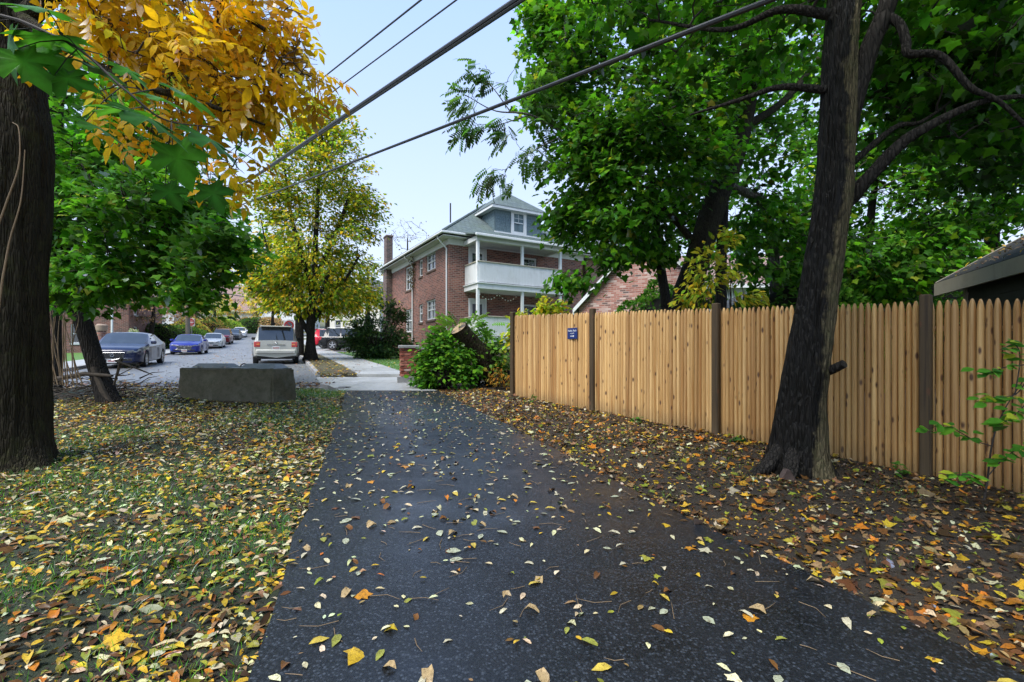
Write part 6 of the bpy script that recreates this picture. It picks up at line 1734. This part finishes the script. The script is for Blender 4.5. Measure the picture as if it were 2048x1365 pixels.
# hanging vines and saplings before the left trunk
vn=empty('dead_vines',bp0+Vector((-.45,-.2,0)),0,'thin pale vines arching behind the big left trunk','vine')
m=MB()
for k in range(16):
    x0=rr.uniform(95,150); Yv=rr.uniform(9.2,9.9); P=[at(x0+rr.uniform(-10,20),770,Yv),at(x0+rr.uniform(-6,10),700,Yv),at(x0+rr.uniform(-10,10),640,Yv),at(x0+rr.uniform(-20,12),590+rr.uniform(0,40),Yv)]
    P=[Vector(p)-(bp0+Vector((-.45,-.2,0))) for p in catmull(P,12)]; m.tube(P,np.linspace(.012,.005,12),5)
m.build('stems',M_TWIGB,vn,True)
for pp,lab in (([(-10,470),(15,400),(38,330),(38,260),(25,245)],'pale curving vine rising before the huge trunk'),([(5,560),(20,480),(42,400),(50,300)],'second pale vine crossing the huge trunk')):
    m=MB(); P=catmull([at(x,y,4.6) for x,y in pp],20); P=np.vstack([np.array([[P[0][0]-.25,4.6,gh(4.6)]]),P]); m.tube([Vector(p) for p in P],np.linspace(.01,.004,21),6); tag(m.build('vine',M_TWIGB,None,True),lab,'vine')
# small triangular stone at the tree foot
me=rough_box((-.1,-.06,-.08),(.1,.06,.14),4,.02,4.,6); 
for v in me.vertices:
    if v.co.z>0: v.co.x*=max(.1,1-v.co.z*6.2); v.co.y*=.6
me.materials.append(plain('reddish_stone',(.075,.05,.042),.8,0,.3,12)); p=at(1570,925,4.75); tag(link('stone',me,None,(p.x,4.72,gh(4.72)+.0)),'small pointed reddish stone at the foot of the wet trunk','stone')

# ------------------------------------------------------------------ fallen leaves and grass
def gz_l(x,y):
    d=np.array([pl(v) for v in y])-x; return ghv(y)-.035+.05*np.clip(d/1.5,0,1)+.022*fbm(np.stack([x*1.3+1.,y*1.3,np.zeros_like(x)],-1),4)
def gz_r(x,y):
    d=x-np.array([pr(v) for v in y]); return ghv(y)-.035+.06*np.clip(d/1.2,0,1)+.022*fbm(np.stack([x*1.3+9.,y*1.3,np.zeros_like(x)],-1),4)
LC_Y=(.58,.38,.03); LC_G=(.26,.28,.035); LC_P=(.62,.57,.36); LC_B=(.15,.065,.022); LC_D=(.05,.026,.014); LC_O=(.48,.18,.018); LC_T=(.3,.19,.09)
def litter_rot(rng,n,tilt):
    a=rng.random(n)*2*pi; f=np.stack([np.cos(a),np.sin(a),rng.standard_normal(n)*tilt*.6],-1)
    nr=np.array([0,0,1.])+rng.standard_normal((n,3))*tilt
    return rots(f,nr)
def make_litter(name,label,X,Y,Z,rng,mix,cols,wts,szs,tilt,lift=.006):
    """mix: list of (template,weight)"""
    n=len(X); parts=[]; w=np.array([m[1] for m in mix],float); k=rng.choice(len(mix),n,p=w/w.sum())
    C=palette(rng,n,cols,wts,.22); S=rng.uniform(*szs,n)*np.where(rng.random(n)<.16,1.35,1.)
    R=litter_rot(rng,n,tilt); P=np.stack([X,Y,Z+lift+np.abs(rng.standard_normal(n))*.007],-1)
    for i,(tm,_,sc) in enumerate(mix):
        q=np.where(k==i)[0]
        if len(q): parts.append(scatter(tm,P[q],R[q],S[q]*sc,C[q]))
    V,Fc,Cl=merge(parts)
    return tag(big_mesh(name,V,Fc,Cl,M_LITTER),label,'leaves',None,'stuff')
rng=np.random.default_rng(77)
def samp(n,x0,x1,y0,y1,pw=1.):
    y=y0+(y1-y0)*rng.random(n)**pw; x=x0+(x1-x0)*rng.random(n); return x,y
# left turf
x,y=samp(70000,-9.5,0,1.0,12.1,1.3); e=np.array([pl(v) for v in y]); k=(x<e+.05)&(x>-1.35*y-1.2)
dens=.62+.38*np.clip(fbm(np.stack([x*.7,y*.7,np.zeros_like(x)+3],-1),3)+.25,0,1); k&=rng.random(len(x))<dens
x,y=x[k],y[k]
make_litter('fallen_leaves','thick yellow and brown leaf litter covering the left turf',x,y,gz_l(x,y),rng,[(L_ELL,5,1.),(L_NARROW,4,1.1),(L_CURL,2,1.),(L_MAPLE,.5,1.1),(L_FLAT,2,.6)],[LC_Y,LC_G,LC_P,LC_B,LC_D,LC_O,LC_T],[5.2,3.6,4.2,3.0,2.6,1.3,2.8],(.032,.086),.36)
x,y=samp(2200,-14,-5,11.6,13.4)
make_litter('fallen_leaves','scattered leaf litter along the lower end of the street',x,y,ghv(y)+.01,rng,[(L_ELL,4,1.),(L_CURL,2,1.)],[LC_Y,LC_B,LC_D,LC_O,LC_T],[2,3,3,1,2],(.06,.12),.3)
# right verge
x,y=samp(72000,-2,9,1.0,12.1,1.2); e=np.array([pr(v) for v in y]); fx=8.016-.753*y; k=(x>e-.05)&(x<fx+.25)
d0=np.clip(1-(x-e)/.28,0,1); dens=.48+.5*np.clip(fbm(np.stack([x*.8+7,y*.8,np.zeros_like(x)],-1),3)+.1,0,1)+.6*d0+.25*(y>6)
dens+=.25*np.clip(1-(fx-x)/.8,0,1)
k&=rng.random(len(x))<dens; x,y=x[k],y[k]
make_litter('fallen_leaves','brown and orange leaf litter on the dark earth verge',x,y,gz_r(x,y),rng,[(L_ELL,3,1.),(L_CURL,2.4,1.),(L_MAPLE,1.6,1.1),(L_MAPLEC,1.2,1.1),(L_FLAT,3,.5)],[LC_Y,LC_G,LC_P,LC_B,LC_D,LC_O,LC_T],[2.4,1.6,1.8,4.5,3.4,1.9,3.6],(.028,.078),.42)
# on the path: the largest as single leaves, the rest as scatter
x,y=samp(9500,-5,4.5,1.1,11.6,.95); el=np.array([pl(v) for v in y]); er=np.array([pr(v) for v in y]); k=(x>el+.03)&(x<er-.03)
edge=np.minimum(x-el,er-x); dens=.30+.55*np.clip((y-3.5)/5,0,1)+.25*np.exp(-edge/.2); k&=rng.random(len(x))<dens; x,y=x[k],y[k]
make_litter('path_leaves','small leaves scattered over the wet path',x,y,ghv(y)+0*x,rng,[(L_FLAT,4,.62),(L_ELL,3,1.0),(L_CURL,1.4,.95),(L_MAPLE,.5,1.1)],[LC_Y,LC_G,LC_P,LC_B,LC_O,LC_T],[1.6,2.2,8,1.0,.9,3.4],(.035,.08),.16,.004)
vs=[]
KND=[('pale grey-green leaf',L_FLAT,(.42,.45,.32)),('yellow leaf',L_ELL,(.55,.42,.07)),('olive leaf',L_ELL,(.28,.30,.06)),('curled tan leaf',L_CURL,(.45,.33,.17)),('orange maple leaf',L_MAPLE,(.5,.22,.02)),('golden maple leaf',L_MAPLE,(.58,.38,.03)),('brown curled leaf',L_CURL,(.2,.09,.03)),('pale cream leaf',L_NARROW,(.6,.56,.40))]
for nm,tm,c_ in KND:
    Vv,Fv,Cv=scatter(tm,np.zeros((1,3)),np.eye(3)[None],np.ones(1),np.array([c_])); ob=big_mesh('fallen_leaf',Vv,Fv,np.clip(Cv*(1+.1*rng.standard_normal((len(Cv),1))),0,1),M_LITTER); vs.append(ob.data); bpy.data.objects.remove(ob)
x,y=samp(420,-3,3.2,1.45,6.5,1.25); n_=0
for a,b in zip(x,y):
    if not(pl(b)+.08<a<pr(b)-.08): continue
    k=int(rng.choice(8,p=[.27,.09,.15,.14,.02,.03,.08,.22])); ob=link('fallen_leaf',vs[k])
    R_=litter_rot(rng,1,.14)[0]; ob.matrix_basis=Matrix.Translation((a,b,gh(b)+.006))@Matrix(R_.tolist()).to_4x4()@Matrix.Scale(float(rng.uniform(.06,.115)),4)
    tag(ob,KND[k][0]+' lying on the wet black path','leaf',KND[k][0].replace('leaf','leaves')+' on the path'); n_+=1
    if n_>=230: break
# leaves on the block, pavement, lawn and street
x,y=samp(60,-6.9,-4.65,9.98,10.12); make_litter('block_leaves','few wet leaves lying along the top of the concrete block',x,y,np.full_like(x,gh(10.2)+.70),rng,[(L_ELL,1,1.)],[LC_Y,LC_B,LC_O],[1,2,1],(.06,.09),.2)
x,y=samp(6000,-24,-5,13.5,40,1.6); k=(x>kr(0)+ST*y)&(x<kr(0)+ST*y+3.2); x,y=x[k],y[k]
k2=(x<kr(0)+ST*y+1.4)|(rng.random(len(x))<.25); x,y=x[k2],y[k2]
make_litter('pavement_leaves','yellow leaves scattered on the tree strip and pavement',x,y,ghv(y)+.112,rng,[(L_ELL,1,1.)],[LC_Y,LC_O,LC_T],[4,2,1],(.09,.14),.2)
x,y=samp(1500,-22,-4,16,40,1.2); k=(x>kr(0)+ST*y+3.); x,y=x[k],y[k]; make_litter('lawn_leaves','yellow leaves dotted over the green lawn',x,y,ghv(y)+.10,rng,[(L_ELL,1,1.)],[LC_Y,LC_O],[4,1],(.09,.14),.3)
x,y=samp(2600,-26,-5,12.6,45,1.5); k=(x<kr(0)+ST*y-.1)&(x>kl(0)+ST*y+.1); x,y=x[k],y[k]; make_litter('street_leaves','leaves scattered thinly over the wet street',x,y,ghv(y)+.012,rng,[(L_ELL,1,1.)],[LC_Y,LC_O,LC_B,LC_T],[3,1,2,2],(.08,.13),.2)
# leaves on the olive garage roof
gm=og.matrix_basis; ux=rng.uniform(-.3,2.5,420); uy=rng.uniform(-.3,4.9,420)
P=np.array([gm@Vector((a,b,2.78+a*.62+.155)) for a,b in zip(ux,uy)]); tlt=np.array((gm.to_3x3()@Vector((-.53,0,.85))))
Rr=rots(rng.standard_normal((420,3)),tlt+rng.standard_normal((420,3))*.1); V,Fc,Cl=scatter(L_ELL,P,Rr,rng.uniform(.07,.12,420),palette(rng,420,[LC_Y,LC_T,LC_O],[3,2,1])); tag(big_mesh('roof_leaves',V,Fc,Cl,M_LITTER),'tan leaves stuck on the olive garage roof','leaves',None,'stuff')
# leaf crumbs and bark fragments trodden into the earth and turf
for nm,lab,x0,x1,gz,side in (('leaf_fragments','dark crumbled leaf fragments on the earth verge',-2,9,gz_r,1),('leaf_fragments','dark crumbled leaf fragments among the turf leaves',-9,0,gz_l,-1)):
    x,y=samp(34000,x0,x1,1.0,10.5,1.35)
    if side>0: k=(x>np.array([pr(v) for v in y])-.02)&(x<8.2-.753*y)
    else: k=(x<np.array([pl(v) for v in y])+.02)&(x>-1.35*y-1.2)
    x,y=x[k],y[k]; n=len(x)
    V,Fc,Cl=scatter(L_DIA,np.stack([x,y,gz(x,y)+.006],-1),litter_rot(rng,n,.45),rng.uniform(.012,.04,n),palette(rng,n,[LC_D,LC_B,LC_T,LC_Y,(.03,.02,.012),LC_G],[4,4,3,1.,4,1.],.3))
    tag(big_mesh(nm,V,Fc,Cl,M_LITTER),lab,'leaves',None,'stuff')
# twigs and stalks on the path
m=MB()
for k in range(170):
    b=rr.uniform(1.3,8); a=rr.uniform(pl(b)+.05,pr(b)-.05); t=rr.uniform(0,2*pi); l=rr.uniform(.05,.2); p=Vector((a,b,gh(b)+.006)); d=Vector((math.cos(t)*l,math.sin(t)*l,0)); bend=Vector((-d.y,d.x,0))*rr.uniform(-.2,.2)
    q=p+d*.5+bend; q.z=gh(q.y)+.007; r_=p+d; r_.z=gh(r_.y)+.006; m.tube([p,q,r_],[.0022,.002,.001],4)
tag(m.build('leaf_stalks',M_TWIGB),'thin bare leaf stalks strewn on the path','stalks',None,'stuff')
# grass blades in the left turf, sparse on the verge, and on the lawn
def blades(name,label,x,y,z,hlo,hhi,wd,cols,wts,lean=.6):
    n=len(x); a=rng.random(n)*2*pi; h=rng.uniform(hlo,hhi,n); 
    lx=rng.standard_normal(n)*lean*h; ly=rng.standard_normal(n)*lean*h
    b=np.stack([x,y,z],-1); s_=np.stack([np.cos(a),np.sin(a),0*a],-1)*wd
    m_=b+np.stack([lx*.4,ly*.4,h*.6],-1); t=b+np.stack([lx,ly,h],-1)
    V=np.stack([b-s_,b+s_,m_+s_*.7,m_-s_*.7,t],1).reshape(-1,3); i=(np.arange(n)*5)[:,None]
    tr=np.concatenate([i+np.array([[0,1,2]]),i+np.array([[0,2,3]]),i+np.array([[3,2,4]])])
    C=np.repeat(palette(rng,n,cols,wts,.25),5,axis=0)
    return tag(big_mesh(name,V,tr,C,M_GRASS),label,'grass',None,'stuff')
GC=[(.10,.34,.02),(.15,.42,.03),(.06,.22,.018),(.28,.4,.04)]
x,y=samp(150000,-9,0,1.0,12.,1.25); e=np.array([pl(v) for v in y]); k=(x<e-.04)&(x>-1.35*y-1)
g=fbm(np.stack([x*.9+2,y*.9,np.zeros_like(x)],-1),4); k&=(rng.random(len(x))<np.clip((.45+1.0*g)*np.where(y>5.5,.8,1.),0,.95)); k&=~((y>7.2)&(x<-4.9-.2*(y-7)+.5*g)); x,y=x[k],y[k]
blades('turf_grass','thin green grass poking through the leaf litter',x,y,gz_l(x,y)-.005,.02,.07,.0022,GC,[4,3,3,1])
x,y=samp(14000,-2,6,1.0,9.,1.2); e=np.array([pr(v) for v in y]); k=(x>e+.05)&(x<8.-.753*y); g=fbm(np.stack([x*1.6+5,y*1.6,np.zeros_like(x)],-1),3); k&=(g>.45)&(rng.random(len(x))<.7); x,y=x[k],y[k]
blades('verge_grass','sparse grass tufts on the dark verge',x,y,gz_r(x,y)-.004,.025,.08,.0016,GC,[4,3,3,1])
x,y=samp(42000,-16,-2.5,15.1,30,1.5); k=(x>kr(0)+ST*y+3.05); x,y=x[k],y[k]
blades('lawn_grass','short mown grass of the lawn by the house',x,y,ghv(y)+.065,.03,.075,.007,[(.10,.24,.03),(.14,.30,.04),(.07,.18,.025)],[3,3,2])
x,y=samp(2200,-5.2,-4.0,10.6,11.9); e=np.array([pl(v) for v in y]); k=(x<e); x,y=x[k],y[k]
blades('edge_grass','bright green grass at the end of the path beside the block',x,y,gz_l(x,y),.03,.09,.003,[(.12,.3,.04),(.09,.22,.03)],[1,1])
# small weeds along the fence foot
for k,(px,py,Y) in enumerate(((1290,852,7.3),(1490,870,6.2),(1810,880,4.75),(1090,815,9.6))):
    p=fence_pt(s_of_px(px))+FN*(.18+.05*k); bush('weed',['broad-leaved weed at the fence foot left of the second post','low weed sprig beside the wet trunk','green weed near the foot of the dark post','tiny weed below the blue sign'][k],(p.x,p.y,gh(p.y)-.01),[(p.x,p.y,gh(p.y)+.1,.09,.06,.06,4)],L_BROAD,.075,[(.05,.16,.03),(.08,.2,.03)],[1,1],300+k,5,.07,2,'weed',sr=.003)
